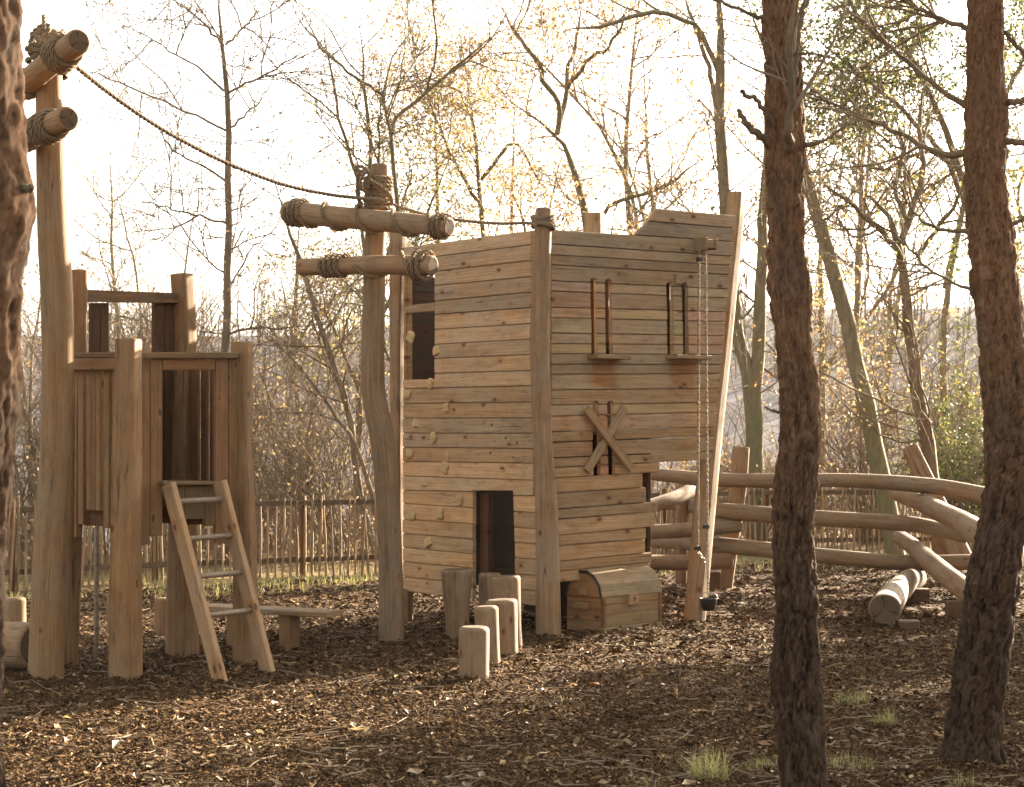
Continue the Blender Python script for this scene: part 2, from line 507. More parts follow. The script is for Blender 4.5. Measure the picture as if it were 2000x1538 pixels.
def endgrain_material(name):
    t = NT(name)
    uv = t.new("ShaderNodeUVMap"); uv.uv_map = "UVMap"
    oi = t.new("ShaderNodeObjectInfo")
    ln = t.new("ShaderNodeVectorMath", operation='LENGTH'); t.l.new(uv.outputs[0], ln.inputs[0])
    nz = t.noise(uv.outputs[0], 18, 3)
    r = t.math('ADD', t.math('MULTIPLY', ln.outputs['Value'], 520), t.math('MULTIPLY', nz, 9))
    ring = t.math('SINE', r)
    sp = t.new("ShaderNodeSeparateXYZ"); t.l.new(uv.outputs[0], sp.inputs[0])
    ang = t.math('ADD', t.math('ARCTAN2', sp.outputs[1], sp.outputs[0]), t.math('MULTIPLY', oi.outputs['Random'], 6))
    an = t.math('ADD', ang, t.math('MULTIPLY', t.math('SUBTRACT', t.noise(uv.outputs[0], 40, 2), .5), .6))
    crack = t.math('POWER', t.math('ABSOLUTE', t.math('COSINE', t.math('MULTIPLY', an, 1.5))), 60)
    dark = t.noise(uv.outputs[0], 9, 3)
    c = t.mix(t.mapr(ring, -1, 1), (.085, .058, .036), (.14, .098, .062))
    c = t.mix(t.mapr(dark, .4, .7, 0, .6), c, (.055, .038, .026))
    c = t.mix(t.math('MULTIPLY', crack, .85), c, (.03, .02, .014))
    c = t.mix(.6, c, t.mix(1, c, oi.outputs['Color'], 'MULTIPLY'))
    return t.done(t.bsdf(c, .9, .12, t.math('SUBTRACT', t.math('MULTIPLY', ring, .2), crack), .4, .003))

def simple(name, color, rough=.6, spec=.3, metallic=0., nscale=40, namp=.35, bstr=.2):
    t = NT(name)
    tc = t.new("ShaderNodeTexCoord")
    n = t.noise(tc.outputs['Object'], nscale, 4)
    c = t.mix(t.mapr(n, .3, .7), tuple(x * (1 - namp) for x in color), tuple(min(1, x * (1 + namp)) for x in color))
    b = t.bsdf(c, rough, spec, n, bstr, .004); b.inputs['Metallic'].default_value = metallic
    return t.done(b)

def bark_material(name, a, b_, moss=None, scale=1.0, strength=.7):
    t = NT(name)
    geo = t.new("ShaderNodeNewGeometry")
    p = t.vmath('MULTIPLY', geo.outputs['Position'], (14 * scale, 14 * scale, 4 * scale))
    n = t.noise(p, 1, 5, .65)
    big = t.noise(t.vmath('MULTIPLY', geo.outputs['Position'], (1.3, 1.3, .8)), 1, 3)
    c = t.mix(t.mapr(n, .3, .7), a, b_)
    if moss: c = t.mix(t.mapr(big, .45, .7, 0, .75), c, moss)
    return t.done(t.bsdf(c, .9, .12, n, strength, .03))

def leaf_material(name, stops, trans=.55):
    t = NT(name)
    at = t.new("ShaderNodeAttribute"); at.attribute_name = "rnd"
    c = t.ramp(at.outputs['Fac'], stops)
    d = t.bsdf(c, .6, .25)
    tr = t.new("ShaderNodeBsdfTranslucent"); t.l.new(t.mix(1, c, (1.0, .93, .78), 'MULTIPLY'), tr.inputs['Color'])
    mx = t.new("ShaderNodeMixShader"); mx.inputs[0].default_value = trans
    t.l.new(d.outputs[0], mx.inputs[1]); t.l.new(tr.outputs[0], mx.inputs[2])
    return t.done(mx)

def pine_material():
    t = NT("pine_bark")
    cr = t.new("ShaderNodeAttribute"); cr.attribute_name = "crack"
    ce = t.new("ShaderNodeAttribute"); ce.attribute_name = "cell"
    lo = t.new("ShaderNodeAttribute"); lo.attribute_name = "low"
    geo = t.new("ShaderNodeNewGeometry")
    n = t.noise(t.vmath('MULTIPLY', geo.outputs['Position'], (70, 70, 45)), 1, 5, .65)
    n2 = t.noise(t.vmath('MULTIPLY', geo.outputs['Position'], (7, 7, 3)), 1, 3)
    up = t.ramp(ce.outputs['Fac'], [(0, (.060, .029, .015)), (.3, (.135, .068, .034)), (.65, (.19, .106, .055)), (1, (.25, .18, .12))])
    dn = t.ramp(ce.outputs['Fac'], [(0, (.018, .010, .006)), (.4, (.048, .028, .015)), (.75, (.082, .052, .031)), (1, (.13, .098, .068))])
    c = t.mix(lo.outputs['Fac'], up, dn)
    c = t.mix(t.mapr(n, .3, .72, 0, .65), c, t.mix(1, c, (.42, .40, .38), 'MULTIPLY'))
    c = t.mix(t.mapr(n2, .5, .75, 0, .55), c, (.05, .04, .03))
    c = t.mix(t.math('MULTIPLY', cr.outputs['Fac'], .9), c, (.006, .004, .003))
    return t.done(t.bsdf(c, .92, .12, n, .6, .006))

def mulch_material():
    t = NT("mulch_ground")
    geo = t.new("ShaderNodeNewGeometry"); p = geo.outputs['Position']
    n1 = t.noise(p, 60, 5, .7); n2 = t.noise(p, 1.1, 4, .6); n3 = t.noise(p, 14, 3)
    v = t.new("ShaderNodeTexVoronoi"); v.inputs['Scale'].default_value = 42; t.l.new(p, v.inputs['Vector'])
    c = t.ramp(t.math('ADD', t.math('MULTIPLY', n1, .6), t.math('MULTIPLY', v.outputs['Distance'], .4)), [(.25, (.022, .012, .006)), (.45, (.06, .034, .016)), (.6, (.11, .064, .03)), (.8, (.17, .105, .052))])
    c = t.mix(t.mapr(n2, .4, .7, 0, .4), c, (.06, .037, .02))
    c = t.mix(t.mapr(n3, .55, .8, 0, .5), c, (.028, .018, .011))
    return t.done(t.bsdf(c, .95, .08, t.math('ADD', n1, v.outputs['Distance']), .9, .03))

def chip_material():
    t = NT("bark_chip")
    at = t.new("ShaderNodeAttribute"); at.attribute_name = "rnd"
    geo = t.new("ShaderNodeNewGeometry")
    n = t.noise(geo.outputs['Position'], 90, 3)
    c = t.ramp(at.outputs['Fac'], [(0, (.036, .021, .010)), (.3, (.074, .042, .020)), (.58, (.115, .066, .031)), (.82, (.185, .112, .054)), (.96, (.28, .185, .10)), (1, (.40, .30, .19))])
    c = t.mix(t.mapr(n, .35, .7, 0, .5), c, t.mix(1, c, (.5, .46, .42), 'MULTIPLY'))
    return t.done(t.bsdf(c, .95, .04))

def soil_material():
    t = NT("wood_floor_litter")
    geo = t.new("ShaderNodeNewGeometry"); p = geo.outputs['Position']
    n1 = t.noise(p, 9, 6, .7); n2 = t.noise(p, .35, 3)
    c = t.ramp(n1, [(.3, (.09, .065, .03)), (.5, (.22, .155, .075)), (.7, (.34, .25, .12))])
    c = t.mix(t.mapr(n2, .45, .65), c, (.12, .11, .05))
    return t.done(t.bsdf(c, .95, .08, n1, .8, .06))

def hill_material():
    t = NT("far_hillside")
    geo = t.new("ShaderNodeNewGeometry"); p = geo.outputs['Position']
    n1 = t.noise(p, .05, 4, .5); n2 = t.noise(p, .02, 3)
    c = t.ramp(n1, [(.3, (.085, .076, .080)), (.6, (.105, .094, .098)), (.8, (.12, .108, .108))])
    c = t.mix(t.mapr(n2, .4, .65, 0, .5), c, (.11, .098, .09))
    return t.done(t.bsdf(c, .95, .05))

def rope_material():
    t = NT("hemp_rope")
    geo = t.new("ShaderNodeNewGeometry")
    n = t.noise(geo.outputs['Position'], 160, 4); n2 = t.noise(geo.outputs['Position'], 9, 2)
    c = t.mix(t.mapr(n, .3, .7), (.11, .075, .043), (.27, .195, .12))
    c = t.mix(t.mapr(n2, .4, .7, 0, .5), c, (.17, .12, .075))
    return t.done(t.bsdf(c, .9, .1, n, .5, .003))

WOOD = wood_material("weathered_timber", knots=1.25)
LOGW = wood_material("peeled_log", knots=.35, cracks=True, fresh=(.32, .218, .125), grey=(.24, .195, .14))
CEDAR = wood_material("red_timber", knots=.7, fresh=(.27, .142, .060), grey=(.20, .122, .062))
TOWERLOG = wood_material("brown_log", knots=.4, cracks=True, fresh=(.31, .185, .088), grey=(.225, .16, .095))
END = endgrain_material("end_grain")
ROPE = rope_material()
BLACKM = simple("black_fittings", (.015, .014, .013), .55, .4)
STEEL = simple("dull_steel", (.30, .25, .19), .5, .5, .6)
POLEM = simple("painted_pole", (.17, .125, .08), .6, .3, 0)
HOLDM = simple("climbing_grip", (.40, .275, .135), .85, .15, 0, 45, .5, .7)
TARM = simple("dark_fence_rail", (.11, .075, .048), .9, .1)
PALE = wood_material("chestnut_pale", knots=.3, fresh=(.42, .29, .16), grey=(.34, .27, .185))
PINE = pine_material()
MULCH, CHIP, SOIL, HILL = mulch_material(), chip_material(), soil_material(), hill_material()
BARK_PALE = bark_material("pale_smooth_bark", (.11, .088, .055), (.24, .195, .125), (.115, .115, .05), 1.6, .6)
BARK_BROWN = bark_material("brown_bark", (.085, .058, .036), (.19, .135, .085), (.12, .115, .055))
BARK_GREY = bark_material("grey_brown_bark", (.11, .085, .058), (.22, .17, .115), None)
TWIG = bark_material("twig_bark", (.14, .10, .064), (.25, .185, .12), None, .5, .2)
YELLOW = leaf_material("golden_leaf", [(0, (.16, .10, .055)), (.4, (.27, .19, .11)), (.85, (.36, .28, .18)), (1, (.24, .21, .12))])
GREEN = leaf_material("evergreen_leaf", [(0, (.035, .05, .018)), (.5, (.075, .095, .03)), (.85, (.13, .145, .05)), (1, (.26, .20, .07))], .4)
OLIVE = leaf_material("olive_leaf", [(0, (.09, .095, .038)), (.5, (.17, .16, .07)), (1, (.31, .25, .12))], .55)
BROWNL = leaf_material("dry_brown_leaf", [(0, (.09, .045, .02)), (.5, (.20, .11, .045)), (1, (.33, .20, .085))], .4)
GRASSM = leaf_material("grass_blade", [(0, (.10, .105, .038)), (.5, (.24, .23, .09)), (1, (.38, .34, .16))], .4)
NEEDLE = leaf_material("pine_needle", [(0, (.03, .045, .016)), (1, (.08, .10, .035))], .25)

# ------------------------------------------------------------------ the wooden play ship
EZ = Vector((0, 0, 1))
RW0 = P(1078, 850, 14.85); RWU = Vector((.766, .643, 0)).normalized(); RWN = RWU.cross(EZ)
LW0 = P(786, 850, 16.27); LW0.z = EYE
_lw1 = P(1040, 850, 14.85)
LWU = (_lw1 - LW0).normalized(); LWN = LWU.cross(EZ)
RW0.z = 0; LW0.z = 0
THK = .034

def wall_uv(q, o, eu, en):
    w = on_plane(q[0], q[1], o, en)
    d = w - o
    return (d.dot(eu), d.z)

ship = thing("play_ship", "big wooden play ship of horizontal planks with climbing holds and arrow slots", "play ship", (RW0.x, RW0.y, 0))
prnd = random.Random(3)

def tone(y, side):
    k = prnd.uniform(.74, 1.12) * (1.42 if side == 'l' else 1.18)  # the stronger light on the left wall is put into its plank tint
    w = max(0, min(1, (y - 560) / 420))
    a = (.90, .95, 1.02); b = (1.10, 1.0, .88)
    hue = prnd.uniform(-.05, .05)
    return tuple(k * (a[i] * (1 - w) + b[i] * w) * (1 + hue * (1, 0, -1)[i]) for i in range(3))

STAINS = []
for px_, y0_, y1_, hw in ((1178, 700, 762, .13), (1332, 700, 762, .13), (1168, 800, 925, .16)):
    a = on_plane(px_, y0_, RW0, RWN); b = on_plane(px_, y1_, RW0, RWN)
    STAINS.append(((a.x, a.y, (a.z + b.z) / 2), hw, (a.z - b.z) / 2 * 1.1, .9 if px_ > 1170 else .45))
WOOD_R = wood_material("stained_timber", STAINS)

def plank(poly_px, o, eu, en, col, holes=(), mat=None, t=THK, back=0.0, name="plank", parent=None, grow=-.0002, lap=.0043):
    pts = [wall_uv(q, o, eu, en) for q in poly_px]
    area = sum(pts[i - 1][0] * pts[i][1] - pts[i][0] * pts[i - 1][1] for i in range(len(pts)))
    if area < 0: pts = pts[::-1]
    pts = inset(pts, -grow)
    hs = []
    for (hx, hy, hr) in holes:
        c = wall_uv((hx, hy), o, eu, en)
        hs.append([(c[0] + hr * math.cos(a), c[1] + hr * math.sin(a)) for a in np.linspace(0, 2 * np.pi, 10, endpoint=False)])
    mb = MB()
    jog = prnd.uniform(-.003, .003)
    prism(mb, o + en * (jog - back), eu, EZ, pts, t, .002, hs, lap=lap, lapd=.018)
    return mb.build(name, mat or WOOD, parent or ship, col)

# --- right (stern) wall: seams (x left, y left, x right, y right)
RS = [(1080, 448.5, 1433, 473), (1078, 477, 1431, 501), (1078, 498, 1429, 519), (1078, 518, 1427, 537), (1077, 549, 1424, 565), (1077, 569, 1422, 582.6), (1077, 600.6, 1420, 610),
      (1077, 621, 1417, 628.6), (1077, 651, 1416, 656.4), (1078, 671.6, 1414, 674.4), (1078, 691.4, 1411, 693), (1079, 712, 1409, 712.4), (1079, 731.6, 1408, 730.4), (1080, 762.4, 1405, 759),
      (1080, 792, 1402, 786.4), (1081, 813.6, 1400, 805), (1081, 844, 1398, 834), (1081.6, 864.6, 1396, 852.4), (1083, 895, 1393.6, 881.6), (1084, 914, 1392, 898.4), (1085.7, 934, 1255.5, 924.6),
      (1087, 963.7, 1255.5, 952.7), (1088, 994.8, 1263, 982), (1089, 1015, 1286, 999.5), (1090.4, 1046, 1279, 1028.8), (1092.8, 1066.7, 1262.5, 1053.3), (1094, 1096.6, 1261, 1080.3),
      (1095, 1115.8, 1274, 1099), (1096, 1137.6, 1271, 1121)]
def seam(S, k, x):
    a = S[k]
    return a[1] + (a[3] - a[1]) * (x - a[0]) / (a[2] - a[0])
ROW_R = {19: 1289, 20: 1255.6, 21: 1263.2, 22: 1286, 23: 1279, 24: 1262.5, 25: 1261, 26: 1274, 27: 1271}
def xr(k): return ROW_R.get(k, (RS[k][2] + RS[k + 1][2]) / 2)
UP = [(544, 691, 1154, 1156.6, 1165, 1168), (545.5, 691, 1182.6, 1184.4, 1194, 1196.6), (551, 692, 1302.6, 1305, 1313.6, 1316), (553, 692, 1331.5, 1335.6, 1342.5, 1345)]
LO = [(784, 927, 1158, 1160, 1169, 1171.6), (783.5, 926, 1187, 1189, 1198, 1201)]
def sx(s, y):
    f = (y - s[0]) / (s[1] - s[0])
    return s[2] + (s[3] - s[2]) * f, s[4] + (s[5] - s[4]) * f

for k in range(28):
    x0, x1 = 1077 if k < 14 else RS[k][0] - 6, xr(k)
    top = lambda x: seam(RS, k, x); bot = lambda x: seam(RS, k + 1, x)
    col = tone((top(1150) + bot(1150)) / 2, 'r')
    slots, notch = [], []
    if 4 <= k <= 9: slots = UP
    elif 14 <= k <= 19: slots = LO
    elif k == 3: notch = UP
    elif k == 13: notch = LO
    cuts = [x0]
    for s in slots:
        y = (top(s[2]) + bot(s[2])) / 2
        a, b = sx(s, y); cuts += [a, b]
    cuts.append(x1)
    if notch:
        pts = [(x0, top(x0)), (x1, top(x1)), (x1, bot(x1))]
        for s in reversed(notch):
            l, r_ = s[2], s[4]; rad = (r_ - l) / 2; cx = (l + r_) / 2
            pts.append((r_, bot(r_)))
            for a in np.linspace(0, np.pi, 7):
                pts.append((cx + rad * math.cos(a), s[0] + rad - rad * math.sin(a)))
            pts.append((l, bot(l)))
        pts.append((x0, bot(x0)))
        plank(pts, RW0, RWU, RWN, col, mat=WOOD_R)
    elif k == 0:
        # the two raised boards of the stern sit on the top plank
        plank([(x0, 448.3), (1240, 459.2), (x1, top(x1)), (x1, bot(x1)), (x0, bot(x0))], RW0, RWU, RWN, col, mat=WOOD_R)
    else:
        for i in range(0, len(cuts), 2):
            a, b = cuts[i], cuts[i + 1]
            if slots:
                at, ab, bt, bb = a, a, b, b
                if i > 0: at, ab = sx(slots[i // 2 - 1], top(a))[1], sx(slots[i // 2 - 1], bot(a))[1]
                if i < len(cuts) - 2: bt, bb = sx(slots[i // 2], top(b))[0], sx(slots[i // 2], bot(b))[0]
                poly = [(at, top(at)), (bt, top(bt)), (bb, bot(bb)), (ab, bot(ab))]
            else:
                poly = [(a, top(a)), (b + (xr(k) - b), top(b)), (b, bot(b)), (a, bot(a))]
            plank(poly, RW0, RWU, RWN, grow=(-.0022 if k in (16, 17, 18, 22) else -.0002), mat=WOOD_R, col=col if len(cuts) == 2 else tuple(c * prnd.uniform(.92, 1.06) for c in col))
plank([(1241, 459), (1268, 432.3), (1435, 446.4), (1433.4, 472.5)], RW0, RWU, RWN, tone(440, 'r'), mat=WOOD_R)
plank([(1268.4, 432), (1283, 407), (1438, 421), (1435.2, 446)], RW0, RWU, RWN, tone(420, 'r'), mat=WOOD_R)

# --- left (climbing) wall
LS = [(786, 484, 1037, 450), (786, 509.7, 1037, 478.5), (786, 538, 1037, 509.3), (786, 564, 1037, 541), (786, 594.5, 1037, 571), (786, 619.5, 1037, 601.3), (786, 648, 1037, 632.3), (786, 676.6, 1037, 662.7),
      (786, 703, 1037, 693), (786, 732, 1037, 724), (786, 759.5, 1040, 754), (786, 789, 1042, 785.7), (786, 817.6, 1042, 817), (786, 846.5, 1042, 847), (786, 874, 1042, 877), (786, 902, 1042, 905.4), (786, 930, 1042, 938.7)]
HOLES = [(946, 827, .009), (961, 831, .014), (981, 833, .0085), (988, 856, .013), (967, 862, .0085), (1010, 866, .013), (958, 885, .013), (1003, 894, .0095), (985, 919, .010)]
for k in range(16):
    top = lambda x: seam(LS, k, x); bot = lambda x: seam(LS, k + 1, x)
    x0, x1 = 786, LS[k][2]
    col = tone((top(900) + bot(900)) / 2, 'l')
    hs = [h for h in HOLES if top(h[0]) < h[1] < bot(h[0])]
    if k < 2: poly = [(780, top(780)), (x1, top(x1)), (x1, bot(x1)), (780, bot(780))]
    elif k < 9: poly = [(848, top(848)), (x1, top(x1)), (x1, bot(x1)), (848, bot(848))]
    elif k == 9: poly = [(x0, 742), (848, 741), (848, top(848)), (x1, top(x1)), (x1, bot(x1)), (x0, bot(x0))]
    else: poly = [(x0, top(x0)), (x1, top(x1)), (x1, bot(x1)), (x0, bot(x0))]
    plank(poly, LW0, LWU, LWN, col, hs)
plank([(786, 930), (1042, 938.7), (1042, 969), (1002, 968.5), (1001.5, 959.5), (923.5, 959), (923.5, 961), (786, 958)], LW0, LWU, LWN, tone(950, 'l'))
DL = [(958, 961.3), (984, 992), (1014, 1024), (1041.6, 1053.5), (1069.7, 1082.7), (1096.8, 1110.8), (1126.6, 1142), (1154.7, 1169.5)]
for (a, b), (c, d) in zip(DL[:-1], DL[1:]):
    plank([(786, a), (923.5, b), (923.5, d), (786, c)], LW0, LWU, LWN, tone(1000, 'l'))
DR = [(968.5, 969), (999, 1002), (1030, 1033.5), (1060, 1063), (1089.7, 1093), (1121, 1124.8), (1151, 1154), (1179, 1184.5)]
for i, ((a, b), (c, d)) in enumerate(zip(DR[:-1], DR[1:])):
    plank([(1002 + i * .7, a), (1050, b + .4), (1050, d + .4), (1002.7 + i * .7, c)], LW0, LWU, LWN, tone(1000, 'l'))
# window rail, jambs
plank([(790, 597), (848, 590.5), (848, 608.5), (790, 613.5)], LW0, LWU, LWN, (.9, .88, .86), name="window_rail", back=.006)
plank([(786.5, 538), (791.5, 537), (791.5, 742), (786.5, 742.5)], LW0, LWU, LWN, (1.05, .9, .72), name="window_jamb", back=.004, t=.07)
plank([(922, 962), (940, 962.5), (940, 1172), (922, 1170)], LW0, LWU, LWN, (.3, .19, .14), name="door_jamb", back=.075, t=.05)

def square_post(px_t, y_t, px_b, Yb, wpx, y_b=None, name="post", parent=None, col=(1, 1, 1), Yt=None, ang=.7, sq=.8, mat=None, seed=1, ztop=None):
    b = P(px_b, y_b if y_b else HY + EYE * F / Yb + 6, Yb)
    t = P(px_t, y_t, Yt or Yb)
    r_ = wpx / 2 * Yb / F
    mb = MB(); log(mb, [b, t], [r_, r_], sides=20, rings=10, bump=.01, square=sq, rot=ang, round_end=.008, seed=seed)
    return mb.build(name, [mat or WOOD, END], parent, col)

def log_px(name, pts, mats, parent, col=(1, 1, 1), sides=22, rings=30, bump=.03, seed=1, square=0., rot=0., round_end=.012):
    """pts: (px, py, depth, width in pixels)"""
    mb = MB()
    log(mb, [P(a, b, c) for a, b, c, w in pts], [w / 2 * c / F for a, b, c, w in pts], sides, rings, bump, square, rot, round_end, seed)
    return mb.build(name, mats, parent, col)

# round corner post (front), left post, raked stern post
Yc = 14.72
log_px("corner_post", [(1071, 1262, Yc, 49), (1071, 1246, Yc, 48), (1070, 1116, Yc, 46), (1068, 1010, Yc, 43), (1064, 930, Yc, 39), (1058, 828, Yc, 38), (1056, 750, Yc, 39), (1054, 660, Yc, 39), (1056, 594, Yc, 37), (1059, 470, Yc, 36), (1063, 407, Yc, 34)],
       [LOGW, END], ship, (.98, .92, .86), seed=4)
log_px("corner_post", [(776, 1230, 16.36, 22), (775, 900, 16.36, 23), (775, 650, 16.36, 23), (778, 452, 16.36, 28)], [LOGW, END], ship, (1.0, .88, .76), seed=9, square=.4, rot=.5)
square_post(797, 1150, 796, 16.25, 17, name="corner_post", parent=ship, col=(.5, .42, .36))
mb = MB()
pb, pm, pt = P(1356, 1222, 15.86), P(1392, 800, 16.25), P(1440, 378, 16.55)
w_ = .155
mid = P(1384.5, 905, 16.12)
d1 = RWU
log(mb, [pb, mid, P(1404, 720, 16.3), pt], [.078, .078, .076, .066], sides=24, rings=14, bump=.012, square=.85, rot=.62, round_end=.006, seed=5)
mb.build("stern_post", [WOOD, END], ship, (.84, .80, .74))
square_post(1161.5, 417, 1161.5, 16.9, 33, y_b=900, name="deck_post", parent=ship, col=(.9, .88, .85), ang=.45, sq=.95)

# inner decks and the walls behind
def plain_wall(o, eu, L, z0, z1, n, col, gap=.006, name="back_plank"):
    en = eu.cross(EZ)
    h = (z1 - z0) / n
    for i in range(n):
        mb = MB()
        c = tuple(x * prnd.uniform(.8, 1.1) for x in col)
        prism(mb, Vector((o.x, o.y, 0)) + en * prnd.uniform(-.003, .003), eu, EZ, [(0, z0 + i * h + gap / 2), (L, z0 + i * h + gap / 2), (L, z0 + (i + 1) * h - gap / 2), (0, z0 + (i + 1) * h - gap / 2)], THK, .003)
        mb.build(name, WOOD, ship, c)
plain_wall(LW0 + RWU * .04, RWU, 1.95, .24, 3.0, 20, (.14, .11, .09), gap=.0003)  # the closed hull's darkness is put into this wall's colour
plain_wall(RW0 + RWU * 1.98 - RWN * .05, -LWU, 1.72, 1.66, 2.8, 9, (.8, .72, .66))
plain_wall(RW0 + RWU * 1.16 - RWN * .06, -LWU, 1.66, .0, 1.60, 12, (.14, .11, .09), gap=.0003)  # coloured near black to stand in for the unlit inside of the hull
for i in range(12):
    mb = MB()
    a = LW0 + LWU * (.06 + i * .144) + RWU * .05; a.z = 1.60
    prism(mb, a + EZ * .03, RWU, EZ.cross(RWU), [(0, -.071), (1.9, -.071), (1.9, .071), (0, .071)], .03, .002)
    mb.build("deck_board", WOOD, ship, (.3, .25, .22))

# uprights behind the arrow slots
for (x0, x1, y0, y1) in ((1140, 1160.5, 530, 705), (1169, 1190, 530, 705), (1288, 1309, 538, 705), (1318, 1338.5, 538, 705)):
    pts = [wall_uv(q, RW0 - RWN * .075, RWU, RWN) for q in ((x0, y1), (x1, y1), (x1, y0), (x0, y0))]
    mb = MB(); prism(mb, RW0 - RWN * .077, EZ, -RWU, [(b, -a) for a, b in pts], .04, .003)
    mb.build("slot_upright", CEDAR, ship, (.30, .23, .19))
# sills under the arrow slots, pulley block, small block, crossed boards
def bracket(px0, px1, y0, y1, out, name, col=(.92, .88, .82)):
    a = on_plane(px0, y0, RW0, RWN); b = on_plane(px1, y0, RW0, RWN); c = on_plane(px0, y1, RW0, RWN)
    h = a.z - c.z; L = (b - a).dot(RWU)
    mb = MB(); prism(mb, a + RWN * out, RWU, EZ, [(0, -h), (L, -h), (L, 0), (0, 0)], out - .001, .004)
    return mb.build(name, WOOD, ship, col)
bracket(1147, 1212, 693, 701, .13, "slot_sill"); bracket(1301, 1370, 693, 701, .13, "slot_sill")
bracket(1317, 1330.5, 536, 555, .03, "small_block")
def cross_board(q0, q1, wpx, out, col):
    a = on_plane(*q0, RW0, RWN); b = on_plane(*q1, RW0, RWN)
    d = (b - a); L = d.length; d.normalize(); v = RWN.cross(d)
    hw = wpx / 2 * 15.2 / F
    mb = MB(); prism(mb, a + RWN * out, d, v, [(0, -hw), (L, -hw), (L, hw), (0, hw)], .028, .004)
    mb.build("crossed_board", WOOD, ship, col)
cross_board((1218, 797), (1143, 921), 17, .031, (1.0, .97, .92)); cross_board((1138, 799), (1227, 917), 17, .060, (1.0, .9, .8))
mb = MB()
a = on_plane(1355, 469, RW0, RWN)
for (u0, u1, z0, z1, out, t) in ((0, .022, -.095, .01, .15, .149), (.115, .137, -.085, .005, .15, .149), (.0225, .1145, -.08, -.002, .14, .139)):
    prism(mb, a + RWN * out, RWU, EZ, [(u0, z0), (u1, z0), (u1, z1), (u0, z1)], t, .003)
mb.build("pulley_block", WOOD, ship, (.86, .83, .8))

# moulded climbing holds
hold_meshes = []
for v in range(4):
    bm = bmesh.new(); bmesh.ops.create_icosphere(bm, subdivisions=2, radius=1)
    rr = random.Random(v + 20); ph = [rr.uniform(0, 6) for _ in range(6)]
    for vt in bm.verts:
        c = vt.co
        k = 1 + .16 * math.sin(3.1 * c.x + ph[0]) * math.cos(2.7 * c.y + ph[1]) + .12 * math.sin(5.3 * c.z + ph[2]) + .06 * math.sin(9 * c.x + 7 * c.y + ph[3])
        vt.co = Vector((c.x * k, max(c.y * .62 * k, -.02) if c.y < 0 else c.y * .62 * k, c.z * k * (.85 if v % 2 else 1.05)))
    me = bpy.data.meshes.new("hold"); bm.to_mesh(me); bm.free()
    me.materials.append(HOLDM); hold_meshes.append(me)
for i, (x, y, s) in enumerate([(803, 659, 11), (853, 687, 10), (841, 748, 10), (796, 770, 11), (872, 797, 8.5), (813, 828, 10), (848, 854, 10.5), (801, 886, 11), (870, 914, 11), (830, 943, 10), (898, 975, 10), (805, 1008, 11), (860, 1004, 10.5), (837, 1061, 11), (875, 889, 7)]):
    o = bpy.data.objects.new("climbing_hold", hold_meshes[i % 4])
    p = on_plane(x, y, LW0, LWN)
    link(o)
    k = s * 1.15 * 15.9 / F
    o.matrix_world = Matrix.Translation(p) @ Matrix((( -LWU.x, LWN.x, 0), (-LWU.y, LWN.y, 0), (0, 0, 1))).to_4x4() @ Matrix.Rotation(prnd.uniform(-.5, .5), 4, 'Y') @ Matrix.Diagonal((k, k * .85, k, 1))
    mw = o.matrix_world.copy()
    o.parent = ship; o.matrix_parent_inverse = ship.matrix_basis.inverted(); o.matrix_basis = mw

# ------------------------------------------------------------------ ropes
def rope(mb, path, r, pitch=None, mat=0, phase=0.0):
    path = np.asarray(path, float)
    s = np.concatenate([[0], np.cumsum(np.linalg.norm(np.diff(path, axis=0), axis=1))])
    n = max(8, int(s[-1] / (r * .62)))
    q = np.linspace(0, s[-1], n)
    pt = np.stack([np.interp(q, s, path[:, k]) for k in range(3)], axis=1)
    ker = np.ones(5) / 5
    for k in range(3):
        pad = np.pad(pt[:, k], 2, mode='edge'); pt[:, k] = np.convolve(pad, ker, 'valid')
    T, N, B = frames(pt)
    pitch = pitch or r * 7.5
    Pq, Rq = [], []
    for st in range(3):
        a = 2 * np.pi * (q / pitch + st / 3) + phase
        Pq.append(pt + (N * np.cos(a)[:, None] + B * np.sin(a)[:, None]) * r * .54); Rq.append(np.full(n, r * .47))
    V, Q = tubes(np.array(Pq), np.array(Rq), 6)
    k = mb.add(V)
    for f in Q: mb.face([k + int(i) for i in f], [(0, 0)] * 4, mat, True)

def wind_path(path, T, N, B, rad, ss, ang0, r, per=22, slack=0.0, seed=0):
    """coil round a timber: ss = position (0..1 along it) at each completed turn"""
    rr = random.Random(seed)
    out = []
    n = len(path)
    for k in range(len(ss) - 1):
        lift0 = rr.uniform(0, slack)
        for j in range(per):
            f = j / per; s = ss[k] + (ss[k + 1] - ss[k]) * f
            x = s * (n - 1); i = min(int(x), n - 2); g = x - i
            c = path[i] * (1 - g) + path[i + 1] * g
            a = ang0 + 2 * np.pi * f
            rd = np.interp(s, np.linspace(0, 1, n), rad) + r * .9 + lift0 * math.sin(np.pi * f)
            out.append(c + (N[i] * math.cos(a) + B[i] * math.sin(a)) * rd)
    return np.array(out)

def timber(name, pts, mats, parent, col, seed, **kw):
    mb = MB()
    info = log(mb, [P(a, b, c) for a, b, c, w in pts], [w / 2 * c / F for a, b, c, w in pts], kw.get('sides', 24), kw.get('rings', 36), kw.get('bump', .025), 0, 0, .014, seed)
    mb.build(name, mats, parent, col)
    return info

def coil(info, ss, r, parent, ang0=0., slack=0., seed=0, name="rope_lashing"):
    mb = MB(); rope(mb, wind_path(*info, ss, ang0, r, seed=seed, slack=slack), r)
    return mb.build(name, ROPE, parent)

RR = .0165
